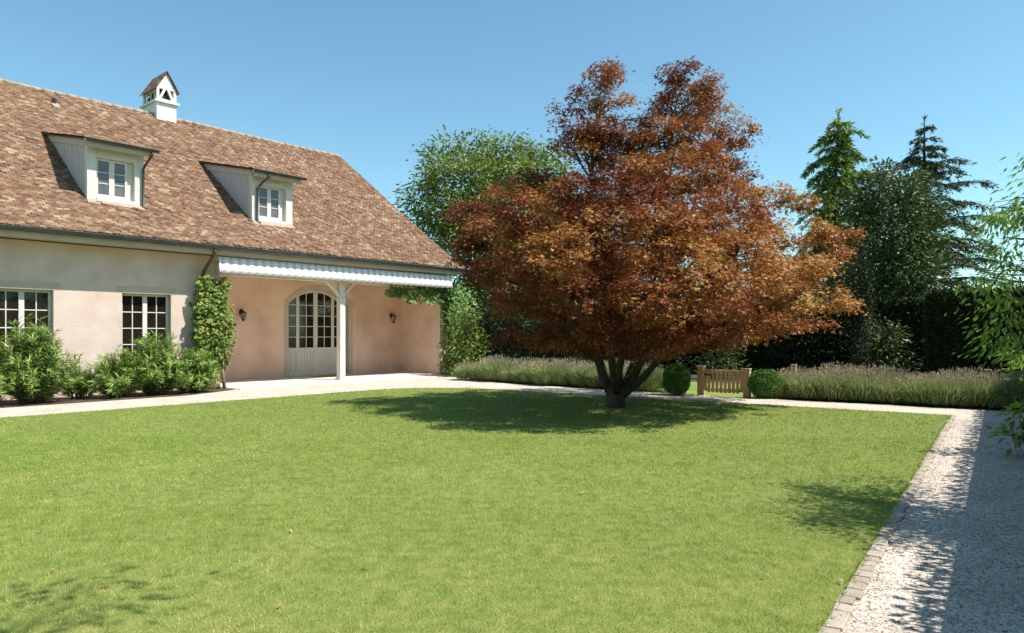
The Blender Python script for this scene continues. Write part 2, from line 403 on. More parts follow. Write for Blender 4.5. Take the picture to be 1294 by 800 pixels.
V, F, r = merge(parts)
tag(np_mesh('grass', V, F, M['grass_blade'], rnd=r), 'short mown lawn grass in front of the house', 'grass', kind='stuff')
# long tufts that lean over the kerb
# loose pebbles on the nearer stretch of path
n = 30000
pp = -1 + 15.5*rng.random(n)**1.3; qq = KE + .088 + 1.5*rng.random(n)**1.15; qq = np.where(rng.random(n) < .012, KE+.09*rng.random(n), qq)
P = np.array([G(a, b)[:] for a, b in zip(qq, pp)]); sz = .0035 + .0045*rng.random(n)**1.5
oct_ = np.array([(1, 0, 0), (0, 1, 0), (-1, 0, 0), (0, -1, 0), (0, 0, .7), (0, 0, -.5)])
th = rng.random(n)*6.28; sx = sz*(.8+.8*rng.random(n))
base = np.broadcast_to(oct_, (n, 6, 3)).copy(); base += rng.normal(size=base.shape)*.18
x = base[:, :, 0]*sx[:, None]; y = base[:, :, 1]*sz[:, None]
V = np.stack([x*np.cos(th)[:, None]-y*np.sin(th)[:, None], x*np.sin(th)[:, None]+y*np.cos(th)[:, None], base[:, :, 2]*.7*sz[:, None]], 2) + P[:, None, :]
V[:, :, 2] += np.where(qq < KE+.085, .017, 0)[:, None]
V[:, :, 2] += .001
tri = np.array([(0, 1, 4), (1, 2, 4), (2, 3, 4), (3, 0, 4), (1, 0, 5), (2, 1, 5), (3, 2, 5), (0, 3, 5)])
F = (tri[None] + 6*np.arange(n)[:, None, None]).reshape(-1, 3)
tag(np_mesh('gravel_stones', V.reshape(-1, 3), F, M['pebble'], rnd=np.repeat(rng.random(n), 6), smooth=True), 'loose pale pebbles scattered on the side path', 'gravel', kind='stuff')

# ------------------------------------------------------------------ house
house = thing('house', 'pink plastered country house with brown tiled roof, two dormers and a recessed porch', 'house', HO, HANG)
PR = 2.26                                                  # depth of the porch recess
m = MB()
openings = [(-9.4, -8.2, .3, 2.5), (-5.16, -3.97, .3, 2.5), (-2.5, -1.31, .3, 2.5)]
xs = -13.0
for a, b, z0, z1 in openings:
    m.box(xs, a, 0, .35, -.1, 3.6); m.box(a, b, 0, .35, -.1, z0); m.box(a, b, 0, .35, z1, 3.6); xs = b
m.box(xs, 0, 0, .35, -.1, 3.6)
m.build('front_wall', M['plaster'], house)
# plain stone frames: lintel and the reveal at the right
for a, b, z0, z1 in openings:
    m = MB(); m.box(a-.13, b+.13, -.005, .2, z1-.004, z1+.175); m.box(b-.008, b+.006, .003, .21, z0, z1-.005)
    m.box(a-.006, a+.008, .003, .21, z0, z1-.005)
    m.box(a-.05, b+.05, -.05, .2, z0-.1, z0+.004)
    m.build('window_surround', M['stone_trim'], house, bevel=.006)
def make_window(name, x0, x1, z0, z1, y, cols, rows, parent, fr=.055, mt=.024, mid=.11):
    """two casements; the glass is its child"""
    m = MB(); d0, d1 = y, y+.06
    m.box(x0, x0+fr, d0, d1, z0, z1); m.box(x1-fr, x1, d0, d1, z0, z1)
    m.box(x0+fr, x1-fr, d0, d1, z1-fr, z1); m.box(x0+fr, x1-fr, d0, d1, z0, z0+fr*1.6)
    c = (x0+x1)/2; m.box(c-mid/2, c+mid/2, d0-.008, d1, z0+fr*1.6, z1-fr)
    for a, b in ((x0+fr, c-mid/2), (c+mid/2, x1-fr)):
        for i in range(1, cols):
            xx = a+(b-a)*i/cols; m.box(xx-mt/2, xx+mt/2, d0+.012, d0+.045, z0+fr*1.6, z1-fr)
        for i in range(1, rows):
            zz = z0+fr*1.6+(z1-fr-z0-fr*1.6)*i/rows; m.box(a, b, d0+.015, d0+.042, zz-mt/2, zz+mt/2)
    o = m.build(name, M['white_paint'], parent, bevel=.004)
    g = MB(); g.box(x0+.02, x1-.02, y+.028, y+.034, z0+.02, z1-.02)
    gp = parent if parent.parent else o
    g.build('pane', M['painted_sky_glass'] if gp is parent else M['glass'], gp)
    return o
for a, b, z0, z1 in openings:
    make_window('window', a+.012, b-.012, z0+.004, z1-.006, .15, 2, 5, house)

# walls of the porch: back wall with arched doorway, side walls, pilaster
AX0, AX1, ZS, RISE = 3.43, 5.85, 2.48, .52
ACX = (AX0+AX1)/2; HWD = (AX1-AX0)/2; AR = (HWD**2+RISE**2)/(2*RISE); ACZ = ZS+RISE-AR
def arc_z(x, grow=0): return ACZ + math.sqrt(max(0, (AR+grow)**2-(x-ACX)**2))
def arc(x0, x1, grow, n=20): return [(x0+(x1-x0)*i/n, arc_z(x0+(x1-x0)*i/n, grow)) for i in range(n+1)]
m = MB()
m.box(-.0, AX0, PR, PR+.35, -.1, 3.4); m.box(AX1, 8.23, PR, PR+.35, -.1, 3.4)
ap = arc(AX0, AX1, 0)
for (xa, za), (xb, zb) in zip(ap[:-1], ap[1:]): m.prism_y([(xa, za), (xb, zb), (xb, 3.4), (xa, 3.4)], PR, PR+.35)
m.build('porch_wall', M['porch_plaster'], house)
m = MB(); m.box(-.35, -.002, .352, PR+.3, -.1, 3.5); m.build('side_wall', M['porch_plaster'], house)
m = MB(); m.box(8.232, 8.53, 0, PR+.35, -.1, 3.5); m.box(8.19, 8.231, .003, .74, -.1, 3.3); m.build('side_wall', M['porch_plaster'], house)
m = MB(); m.box(8.2, 8.5, PR+.352, 14.4, -.1, 3.6); m.box(-13, 8.2, 14.05, 14.4, -.1, 3.6); m.prism_x([(.1, 3.61), (14.3, 3.61), (12.3, 5.05), (7.2, 8.95), (2.1, 5.05)], 8.25, 8.5); m.build('rear_wall', M['plaster'], house)
m = MB(); m.box(-13.0, -12.65, .352, 14.048, -.1, 3.6)
m.prism_x([(.1, 3.61), (14.3, 3.61), (12.3, 5.05), (7.2, 8.95), (2.1, 5.05)], -13.0, -12.7); m.build('gable_wall', M['plaster'], house)
# stone frame of the arch
m = MB()
for x0, x1 in ((AX0-.13, AX0+.01), (AX1-.01, AX1+.16)): m.box(x0, x1, PR-.015, PR+.3, 0, ZS)
o1 = [(ACX+(AR+.15)*math.sin(t), ACZ+(AR+.15)*math.cos(t)) for t in np.linspace(-math.asin((HWD+.135)/(AR+.15)), math.asin((HWD+.155)/(AR+.15)), 25)]
i1 = [(ACX+(AR-.012)*math.sin(t), ACZ+(AR-.012)*math.cos(t)) for t in np.linspace(-math.asin((HWD-.01)/(AR-.012)), math.asin((HWD-.01)/(AR-.012)), 25)]
for k in range(24): m.prism_y([i1[k], i1[k+1], o1[k+1], o1[k]], PR-.015, PR+.3)
m.build('door_surround', M['stone_trim'], house)
# arched glazed door, panelled below
DY = PR+.24; m = MB(); g = MB()
zb = 1.0; xl, xr = AX0+.012, AX1-.012
cuts = [(xl, .07), (xl+.50, .11), (ACX, .16), (xr-.50, .11), (xr, .07)]
bars = []
for x, wd in cuts:
    a = max(xl, x-wd/2 if x not in (xl, xr) else (x if x == xl else x-wd)); b = a+wd
    m.prism_y([(a, .05), (b, .05), (b, arc_z(b)-.015), (a, arc_z(a)-.015)], DY, DY+.06)
    bars.append((a, b))
ar = arc(xl, xr, -.015, 24); ai = arc(xl, xr, -.095, 24)
for k in range(24): m.prism_y([(ai[k][0], ai[k][1]), (ai[k+1][0], ai[k+1][1]), (ar[k+1][0], ar[k+1][1]), (ar[k][0], ar[k][1])], DY+.004, DY+.055)
for i in range(4):
    a, b = bars[i][1], bars[i+1][0]
    m.box(a, b, DY+.004, DY+.05, zb-.12, zb); m.box(a, b, DY+.004, DY+.05, .05, .2)
    nb = 2 if b-a < .45 else 5
    for k in range(nb):
        x0 = a+(b-a)*k/nb; m.box(x0+.004, x0+(b-a)/nb-.004, DY+.018, DY+.04, .2, zb-.12)
    if b-a > .45:
        c = (a+b)/2; m.box(c-.014, c+.014, DY+.012, DY+.045, zb, arc_z(c)-.08)
    for k in range(1, 5):
        z = zb + k*.365
        if z < min(arc_z(a), arc_z(b))-.1: m.box(a, b, DY+.015, DY+.042, z-.013, z+.013)
door = m.build('door', M['cream_paint'], house, bevel=.003)
for (xa, za), (xb, zb2) in zip(ar[:-1], ar[1:]): g.prism_y([(xa, zb), (xb, zb), (xb, zb2-.01), (xa, za-.01)], DY+.026, DY+.032)
g.build('pane', M['glass'], door)
m = MB(); m.tube([(ACX+.05, DY-.002, 1.05), (ACX+.05, DY-.05, 1.05), (ACX+.17, DY-.05, 1.05)], .011, 8); m.build('handle', M['dark_iron'], door, smooth=True)
m = MB(); m.box(AX0, AX1, PR-.06, PR+.35, -.02, .05); m.build('door_step', M['stone_trim'], house, bevel=.01)
# ceiling and beam of the porch, post with two braces
m = MB(); m.box(0, 8.2, -.05, PR+.3, 3.402, 3.43); m.build('porch_ceiling', M['cream_paint'], house)
m = MB(); m.box(-.1, 8.5, -.1, .12, 3.1, 3.398); m.build('beam', M['cream_paint'], house, bevel=.01)
PX = 3.94
m = MB(); m.box(PX-.1, PX+.1, -.1, .1, .02, 2.55); m.box(PX-.13, PX+.13, -.13, .13, .0, .1); m.prism([(PX-.075, -.1), (PX+.075, -.1), (PX+.1, -.075), (PX+.1, .075), (PX+.075, .1), (PX-.075, .1), (PX-.1, .075), (PX-.1, -.075)], 2.55, 3.1)
m.box(PX-.12, PX+.12, -.115, .115, 2.54, 2.6)
post = m.build('post', M['white_paint'], house, bevel=.012)
for sgn in (-1, 1):
    m = MB(); pts = []
    for t in np.linspace(0, 1, 7): pts.append((PX+sgn*(.09+.44*t), 2.62+.48*t**.8))
    for (xa, za), (xb, zb2) in zip(pts[:-1], pts[1:]):
        q = [(xa, za-.02), (xb, zb2-.02), (xb, zb2+.09), (xa, za+.13)]
        q = [(x, min(z, 3.098)) for x, z in q]
        m.prism_y(q, -.055, .055)
    m.build('brace', M['cream_paint'], post)

# roof: eave line in front of the wall, flared foot, open gable verge at the right end
PROF = [(0, 3.84), (.7, 4.23), (1.4, 4.69), (2.2, 5.22), (7.82, 9.20)]
def roof_z(d): return float(np.interp(d, [p[0] for p in PROF], [p[1] for p in PROF]))
EX, YE, YR, DM = 8.95, -.62, 7.2, 7.82
def tile_rows(prof, xmin, xmax, place, skip=None, tw=.15, exp=.112, jit=1.0):
    D = np.array([p[0] for p in prof]); Z = np.array([p[1] for p in prof]); A = np.concatenate([[0], np.cumsum(np.hypot(np.diff(D), np.diff(Z)))])
    rows = int(A[-1]/exp)+1; V = []; rn = []
    for i in range(rows):
        a0 = i*exp - .03; a1 = min(a0+.205, A[-1])
        d0, z0 = np.interp(a0, A, D)+min(0, a0), np.interp(a0, A, Z)+min(0, a0)*.5; d1, z1 = np.interp(a1, A, D), np.interp(a1, A, Z)
        lo, hi = xmin(max(d0, 0)), xmax(max(d0, 0)); x = lo + (0 if i % 2 else -tw/2)
        row_r = rng.normal()*.03
        while x < hi:
            xa = max(x, lo); xb = min(x+tw-.008, hi)
            if xb-xa > .02 and not (skip and skip(x, d0)):
                dz = rng.normal()*.004*jit; da = rng.normal()*.006*jit; tl = .004*rng.normal()
                zl = z0+.046+dz; zt = z1+.008
                pa = [(xa, d0+da, zl+tl), (xb, d0+da, zl-tl), (xb, d1, zt), (xa, d1, zt), (xa, d0+da, zl+tl-.028), (xb, d0+da, zl-tl-.028)]
                V += [place(*p) for p in pa]; rn += [min(1, max(0, rng.random() + row_r))]*6
            x += tw
    n = len(rn)//6; q = np.array([(0, 1, 2, 3), (4, 5, 1, 0)])
    return np.array(V), (q[None]+6*np.arange(n)[:, None, None]).reshape(-1, 4), np.array(rn)
front = tile_rows(PROF, lambda d: -13.2, lambda d: EX+.004*math.sin(9*d), lambda x, d, z: (x, YE+d, z+.014+.014*math.sin(.9*x+.7*d)*math.sin(.53*x-1.1*d+1)), jit=1.8)
back = tile_rows(PROF, lambda d: -13.2, lambda d: EX, lambda x, d, z: (x, 2*YR-YE-d, z), exp=.29, tw=.33)
V, F, r = merge([front, back])
roof = np_mesh('roof', V, F, M['tiles'], house, r)
m = MB()
for (d0, z0), (d1, z1) in zip(PROF[:-1], PROF[1:]):
    for s in (0, 1):
        ya, yb = (YE+d0, YE+d1) if not s else (2*YR-YE-d0, 2*YR-YE-d1)
        m.poly([(-13.1, ya, z0), (EX-.02, ya, z0), (EX-.02, yb, z1), (-13.1, yb, z1)])
m.build('roof_deck', M['grey_wood'], house)
m = MB(); x = -13.2
while x < EX-.3:
    m.tube([(x, YR+.01*rng.normal(), 9.228+.012*math.sin(.8*x)+.007*rng.normal()), (x+.37, YR, 9.218+.012*math.sin(.8*x+.3))], [.085, .078], 10, rng.random()); x += .34
m.build('ridge', M['mortar'], roof, smooth=True)
# fascia, soffit, gutter
m = MB(); m.box(-13.1, EX-.08, -.58, -.55, 3.60, 3.78); m.box(-13.1, EX-.1, -.548, -.0, 3.625, 3.65)
for sd in (0, 1):
    for (d0, z0), (d1, z1) in zip(PROF[:-1], PROF[1:]):
        ya, yb = (YE+d0, YE+d1) if not sd else (2*YR-YE-d0, 2*YR-YE-d1)
        m.prism_x([(ya, z0-.02), (yb, z1-.02), (yb, z1-.2), (ya, z0-.2)], EX-.07, EX-.035)
m.build('fascia', M['soffit'], house)
def gutter_mb(x0, x1, y, z, rad):
    m = MB(); n = 9; pr = [(y+rad*math.cos(t), z+rad*math.sin(t)) for t in np.linspace(math.pi, 2*math.pi, n)]
    pi = [(y+(rad-.008)*math.cos(t), z+(rad-.008)*math.sin(t)) for t in np.linspace(2*math.pi, math.pi, n)]
    m.prism_x(pr+pi, x0, x1)
    m.tube([(x0, y-rad, z+.004), (x1, y-rad, z+.004)], .012, 6)
    return m
m = gutter_mb(-13.15, EX+.06, -.68, 3.80, .085)
x = -12.8
while x < 8.9:
    m.box(x, x+.025, -.77, -.585, 3.80, 3.815); x += .8
m.build('gutter', M['zinc'], house)
m = MB(); m.tube([(-.46, -.68, 3.73), (-.46, -.66, 3.62), (-.49, -.5, 3.44), (-.54, -.18, 3.14), (-.54, -.1, 2.98), (-.54, -.1, .05)], .045, 10)
for z in (2.6, 1.4, .5): m.box(-.6, -.48, -.14, 0, z, z+.03)
m.build('downpipe', M['copper'], house, smooth=True)

# dormers
def make_dormer(x0, x1, pipe_right):
    yf, yb, SL = 1.0, 4.45, .222; rd = lambda y: roof_z(y-YE)
    top = lambda y: 6.385 + SL*(y-yf)
    m = MB()
    for sx in (x0, x1):
        y = yf
        while y < yb-.1:
            y1 = min(y+.122, yb-.02); off = .006*rng.random(); xa, xb = (sx-off, sx+.03) if sx == x0 else (sx-.03, sx+off)
            m.prism_x([(y, rd(y)-.15), (y1-.008, rd(y1)-.15), (y1-.008, max(top(y1), rd(y1)-.14)), (y, max(top(y), rd(y)-.14))], xa, xb, rng.random()); y = y1+.012
        xa, xb = (sx-.030, sx-.010) if sx == x0 else (sx+.010, sx+.030)
        m.prism_x([(yf-.02, top(yf)-.17), (yb-.55, top(yb-.55)-.17), (yb-.1, top(yb-.1)), (yf-.02, top(yf))], xa, xb)
        xa, xb = (sx+.035, sx+.045) if sx == x0 else (sx-.045, sx-.035)
        m.prism_x([(yf, rd(yf)-.15), (yb, rd(yb)-.1), (yf, top(yf))], xa, xb)
    body = m.build('dormer', M['grey_board'], house)
    m = MB(); zb = 4.84
    ox0, ox1, oz0, oz1 = x0+.21, x1-.36, 4.965, 5.965
    m.box(x0-.012, ox0, yf-.03, yf+.12, zb, 6.34); m.box(x1-.21, x1+.012, yf-.03, yf+.12, zb, 6.34)
    m.box(ox0, x1-.21, yf-.028, yf+.12, oz1+.02, 6.34); m.box(ox0, x1-.21, yf-.05, yf+.12, zb, oz0)
    m.box(ox1, x1-.212, yf+.10, yf+.13, oz0, oz1+.018)
    m.build('dormer_front', M['white_paint'], body, bevel=.005)
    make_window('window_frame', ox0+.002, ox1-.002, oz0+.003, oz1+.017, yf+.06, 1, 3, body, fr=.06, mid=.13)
    a = yf-.31; za = 6.355; ln = 4.2
    V, F, r = tile_rows([(0, za), (ln, za+SL*ln)], lambda d: x0-.13, lambda d: x1+.16, lambda x, d, z: (x, a+d, z))
    np_mesh('dormer_roof', V, F, M['tiles'], body, r)
    m = MB(); m.prism_x([(a, za-.035), (a+ln, za-.035+SL*ln), (a+ln, za-.003+SL*ln), (a, za-.003)], x0-.125, x1+.155)
    m.build('dormer_roof_deck', M['bark'], body)
    m = MB(); m.box(x0-.10, x1+.13, a-.012, a+.012, za-.20, za-.04); m.prism_x([(a+.015, za-.075), (yf-.035, za-.075), (yf-.035, za-.045), (a+.015, za-.045)], x0-.08, x1+.10)
    m.build('dormer_fascia', M['soffit'], body)
    gutter_mb(x0-.16, x1+.26, a-.075, za-.02, .06).build('dormer_gutter', M['zinc'], body)
    m = MB(); px = x1-.02 if pipe_right else x0+.13
    sx = x1+.10 if pipe_right else x0+.36
    m.tube([(sx, a-.075, za-.06), (sx, a-.06, za-.16), (px+(sx-px)*.4, a+.12, za-.34), (px, yf-.09, za-.5), (px, yf-.09, zb+.02), (px+.06, yf-.17, zb-.04)], .034, 8)
    m.build('dormer_downpipe', M['zinc'], body, smooth=True)
    m = MB(); m.prism_x([(yf-.20, rd(yf-.20)+.045), (yf-.03, rd(yf-.03)+.07), (yf-.03, rd(yf-.03)+.085), (yf-.20, rd(yf-.20)+.06)], x0-.02, x1+.02)
    m.build('flashing', M['mortar'], body)
make_dormer(-2.96, -1.63, True)
make_dormer(1.47, 2.80, False)

# chimney: rendered stack with a small tiled gable house on top
m = MB(); c0, c1, y0, y1 = 1.10, 1.78, 6.93, 8.15
m.box(c0, c1, y0, y1, 8.4, 9.66); m.box(c0-.08, c1+.09, y0-.08, y1+.08, 9.66, 9.735)
def gable(y):
    zc = 10.15; za = 10.74; cx = (c0+c1)/2
    m.box(c0, c0+.09, y, y+.09, 9.735, zc); m.box(c1-.09, c1, y, y+.09, 9.735, zc)
    m.prism_y([(c0, zc), (c1, zc), (cx, za)], y, y+.09); m.box(c0+.09, c1-.09, y+.001, y+.089, 9.735, 9.80)
    for s in (-1, 1): m.prism_y([(cx+s*.26, 9.80), (cx+s*.18, 9.80), (cx+s*.02, zc), (cx+s*.11, zc)], y+.003, y+.085)
gable(y0); gable(y1-.09)
for k in range(1, 4):
    yy = y0+(y1-y0)*k/4
    for xx in (c0+.03, c1-.06): m.box(xx, xx+.03, yy-.02, yy+.02, 9.735, 10.15)
for xx in (c0+.001, c1-.089): m.box(xx, xx+.088, y0+.09, y1-.09, 10.08, 10.15)
ch = m.build('chimney', M['lime_wash'], roof, bevel=.004)
m = MB(); cx = (c0+c1)/2
for s in (-1, 1):
    for i in range(5):
        t0, t1 = i/5, (i+1)/5+.08
        def P(t, l): return (cx+s*(.43-.43*t), 10.07+.71*t+l)
        a, b = P(t0, .035), P(min(t1, 1.02), .012); y = y0-.08
        while y < y1+.07:
            yn = min(y+.16, y1+.08); q = [(a[0], a[1]), (b[0], b[1]), (b[0], b[1]-.02), (a[0], a[1]-.02)]
            m.prism_y(q, y, yn-.005, rng.random()); y = yn
cr = m.build('chimney_cap', M['tiles'], house)
m = MB(); m.box(c0+.1, c1-.1, y0+.12, y1-.12, 9.737, 10.0); m.build('chimney_flue', M['dark_iron'], house)
# a small vent pipe through the tiles
m = MB(); vy = 6.4; vz = roof_z(vy-YE); m.tube([(-2.2, vy, vz-.1), (-2.2, vy-.08, vz+.16)], [.07, .07], 10)
m.build('roof_vent', M['zinc'], roof)
m = MB(); m.prism_x([(vy-.32, vz-.226+.05), (vy-.02, vz-.014+.05), (vy-.02, vz-.014+.065), (vy-.32, vz-.226+.085)], -2.28, -2.08); m.build('vent_apron', M['mortar'], roof)

# retracted awning under the eave with scalloped valance
n = 520; X = np.linspace(-.28, 8.3, n); V = []; rr = []
rowsz = [3.545, 3.45, 3.36, 3.25, 3.16]
for j, z in enumerate(rowsz):
    for i, x in enumerate(X):
        ph = 2*math.pi*x/.24; zz = z if j < 4 else 3.135 - .032*abs(math.sin(ph/2))
        V.append((x, -.49 + .011*math.sin(ph)*(.3+.25*j) - .012*j, zz)); st = .5+.5*math.sin(ph)
        rr.append(1 - .9*max(0, st-.35)/.65*(1 if j < 3 else .0))
F = [(j*n+i, j*n+i+1, (j+1)*n+i+1, (j+1)*n+i) for j in range(4) for i in range(n-1)]
awn = MB(); awn.box(-.3, 8.32, -.46, -.32, 3.47, 3.56); a = awn.build('awning', M['soffit'], house, bevel=.02)
va = np_mesh('valance', V, F, M['awning'], a, rr, smooth=True)
s_ = va.modifiers.new('thick', 'SOLIDIFY'); s_.thickness = .004

# lanterns on the porch wall
def lantern(name, label, s):
    t = thing(name, label, 'wall lamp', H(s, -PR, 2.10), HANG, 'porch wall lamps')
    m = MB(); m.prism_y([(-.05, -.02), (.05, -.02), (.05, .12), (0, .17), (-.05, .12)], -.02, 0)
    m.build('back_plate', M['dark_iron'], t, bevel=.004)
    m = MB(); m.tube([(0, -.02, .05), (0, -.07, .13), (0, -.14, .16), (0, -.17, .13), (0, -.17, .09)], .011, 8); m.build('bracket', M['dark_iron'], t, smooth=True)
    m = MB()
    for z0, z1, r0, r1 in ((.05, .10, .115, .02), (.035, .05, .115, .115), (-.19, -.16, .05, .065), (-.23, -.19, .012, .05)):
        ring = lambda r, z: [(r*math.cos(R(60*k)), -.17+r*math.sin(R(60*k)), z) for k in range(6)]
        A, B = ring(r0, z0), ring(r1, z1)
        for k in range(6): m.poly([A[k], A[(k+1) % 6], B[(k+1) % 6], B[k]])
        m.poly(A[::-1]); m.poly(B)
    for k in range(6):
        c, s2 = math.cos(R(60*k)), math.sin(R(60*k)); m.tube([(.065*c, -.17+.065*s2, -.16), (.10*c, -.17+.10*s2, .04)], .009, 5)
    m.build('lantern_frame', M['dark_iron'], t)
    m = MB(); i = [(.055*math.cos(R(60*k)), -.17+.055*math.sin(R(60*k)), -.16) for k in range(6)]; j = [(.09*math.cos(R(60*k)), -.17+.09*math.sin(R(60*k)), .03) for k in range(6)]
    for k in range(6): m.poly([i[k], i[(k+1) % 6], j[(k+1) % 6], j[k]])
    m.build('lantern_glass', M['lamp_glass'], t)
lantern('wall_lamp', 'dark iron lantern on the porch wall left of the arched door', 1.77)
lantern('wall_lamp', 'dark iron lantern on the porch wall right of the door, near the inner corner', 7.75)
m = MB(); m.box(-.55, .55, -.33, .33, .0, .018)
tag(m.build('doormat', M['mat_fibre'], bevel=.006, loc=H(4.75, -PR+.42, .026), rz=HANG), 'tan fibre doormat in front of the arched porch door', 'doormat')
# ------------------------------------------------------------------ copper maple on the lawn
TY = 14.1; TB = ray(778, 515, TY); TB.z = 0
def local(u, v, dY=0): return ray(u, v, TY+dY) - TB
maple = thing('maple_tree', 'copper leaved maple with many fanned stems standing alone on the lawn', 'tree', TB)
px = TY/FPX
BL = [(773,88,22,14,.3),(758,108,32,18,.1),(730,130,30,18,.2),(772,132,28,18,.5),(735,158,36,22,0),(770,160,34,20,.5),(755,182,40,22,.2),(812,188,36,20,.1),(860,185,44,22,-.2),(925,200,30,18,.2),(856,86,26,13,.3),(872,98,32,16,.1),(896,110,20,14,.0),(930,165,22,20,.3),(820,150,24,18,.3),(845,112,24,14,.5),(882,128,36,18,.2),(848,138,32,18,.3),(908,150,30,18,.4),(916,178,26,18,.6),(845,165,38,22,-.3),(885,165,36,22,-.2),(800,172,30,18,.2),(720,185,24,16,.4),
 (795,190,55,30,.4),(748,205,42,26,.8),(690,228,40,15,.6),(655,235,40,18,1.0),(622,250,38,20,.6),(600,280,30,18,.3),(640,290,58,24,-.6),(690,265,60,30,-1.4),(608,318,42,20,.4),(590,265,26,15,.3),(592,300,26,16,.1),(650,335,60,24,-.6),(705,325,65,32,-1.9),(615,345,26,14,.8),
 (765,250,70,32,-1.6),(835,230,70,34,-1.2),(890,210,50,26,-.4),(940,215,28,20,.4),(935,245,42,24,.2),(975,245,28,16,.5),(1003,252,24,14,.6),(905,270,62,30,-1.5),(830,290,78,34,-2.5),(965,290,52,26,-.7),(1012,285,40,18,.1),(1050,293,32,14,.5),(1040,320,40,18,.0),
 (985,330,60,24,-1.2),(905,330,75,32,-2.4),(755,310,75,34,-2.7),(1062,381,26,8,-.2),(1030,372,40,14,-.5),(975,372,60,20,-1.6),(1005,405,50,14,-1.0),(930,405,65,20,-2.0),(860,365,75,32,-3.0),(780,370,75,32,-2.9),(700,380,65,30,-1.6),(645,385,45,22,.2),
 (870,420,65,20,-2.2),(800,425,60,22,-2.4),(735,425,55,20,-1.2),(680,425,42,16,-.2),(640,420,28,14,.6),
 (700,290,60,32,2.2),(785,245,55,30,2.0),(850,220,55,32,2.0),(920,290,70,36,2.2),(830,310,80,40,3.2),(740,350,75,36,3.0),(900,370,75,34,2.8),(990,350,55,26,1.8),(660,360,50,26,2.0),(820,400,80,26,2.2),(960,400,55,18,1.6),(720,405,50,20,2.0),(880,150,30,24,1.0),(755,165,26,24,1.0),(820,330,110,60,.3),(900,270,70,50,.6),(760,300,80,60,.4),(850,390,110,45,.2),(950,350,70,45,.4),(700,340,60,45,.3)]
MBL = []
for u, v, ru, rv, dY in BL:
    c = local(u, v, dY); k = .86 if ru < 66 else .95; MBL.append((c.x, c.y, c.z, ru*px*k, max(.3, ru*px*k*.95), max(.14, rv*px*k)))
def Q(u, v, dY=0): return tuple(local(u, v, dY))
TR = [([(0, 0, -.1), (.0, 0, .12), (-.02, 0, .38)], [.30, .24, .23])]
for pts, rad in [
    ([(-.08, 0, .3), Q(763, 478), Q(757, 455, -.1), Q(748, 420, -.3), Q(735, 380, -.6), Q(700, 330, -.9)], [.15, .12, .11, .09, .07, .04]),
    ([(0, .05, .3), Q(780, 470, .2), Q(771, 452, .3), Q(765, 410, .5), Q(750, 330, .5), Q(748, 240, .5), Q(748, 170, .3), Q(768, 110, .2)], [.13, .10, .075, .07, .06, .045, .03, .015]),
    ([(.03, -.05, .3), Q(782, 468, -.1), Q(786, 450, -.2), Q(795, 400, -.4), Q(820, 310, -.6), Q(840, 230, -.4), Q(850, 150, 0), Q(860, 110, .2)], [.13, .10, .08, .075, .06, .045, .03, .015]),
    ([(.06, .08, .3), Q(793, 480, .3), Q(800, 458, .5), Q(796, 440, .7), Q(830, 380, 1.2), Q(870, 290, 1.4), Q(890, 200, .8)], [.12, .10, .07, .07, .055, .04, .02]),
    ([(.10, 0, .28), Q(800, 478), Q(811, 455, -.1), Q(825, 425, -.4), Q(880, 370, -.9), Q(930, 320, -.8), Q(960, 270, -.2)], [.14, .10, .09, .075, .06, .04, .02]),
    ([(.14, -.03, .26), Q(812, 478, -.1), Q(830, 458, -.3), Q(870, 432, -.7), Q(940, 400, -.9), Q(1010, 380, -.6)], [.11, .085, .07, .06, .045, .02]),
    ([(-.05, .1, .3), Q(768, 480, .4), Q(745, 440, 1.2), Q(710, 390, 1.8), Q(690, 310, 1.6)], [.12, .09, .075, .06, .03]),
    ([(0, -.1, .3), Q(775, 470, -.5), Q(770, 440, -1.2), Q(770, 390, -2.0), Q(790, 330, -2.4)], [.11, .09, .07, .055, .03])]:
    TR.append((pts, rad))
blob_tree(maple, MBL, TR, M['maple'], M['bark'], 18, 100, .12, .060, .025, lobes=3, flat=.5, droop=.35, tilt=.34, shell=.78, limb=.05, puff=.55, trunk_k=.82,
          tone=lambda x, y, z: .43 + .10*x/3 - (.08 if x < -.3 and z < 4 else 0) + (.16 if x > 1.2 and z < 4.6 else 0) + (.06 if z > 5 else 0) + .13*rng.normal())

# ------------------------------------------------------------------ trees at the back of the garden
def base_at(u, Y): return Vector(((u-CX)/FPX*Y, Y, -.02))
def px_blobs(B, Y, root_loc, kd=1.0):
    k = Y/FPX; out = []
    for u, v, ru, rv, dY in B:
        c = ray(u, v, Y+dY) - root_loc; out.append((c.x, c.y, c.z, ru*k, ru*k*kd, rv*k))
    return out
loc = base_at(625, 32)
wt = thing('walnut_tree', 'tall light green broadleaf tree behind the end of the house', 'tree', loc)
B = [(565,195,30,22,0),(600,188,30,18,.5),(640,190,34,18,.5),(682,190,26,18,.2),(545,225,28,22,0),(585,225,40,28,-1),(635,225,45,28,-1.2),(685,225,36,28,-.8),(530,250,22,18,0),(555,262,34,24,-.8),(600,268,42,26,-1.5),(650,270,45,30,-1.6),(700,265,40,30,-1),
     (540,290,28,20,-.5),(585,305,38,24,-1.5),(635,315,48,28,-1.8),(690,315,50,30,-1.4),(600,345,36,20,-1.2),(650,355,50,26,-1.6),(705,360,50,28,-1),(620,385,46,22,-1),(680,395,50,24,-1),(640,240,60,50,1.5),(600,300,50,50,1.6),(690,300,60,50,1.6),(650,360,60,40,1.5),(735,330,45,40,0),(730,280,36,30,.4)]
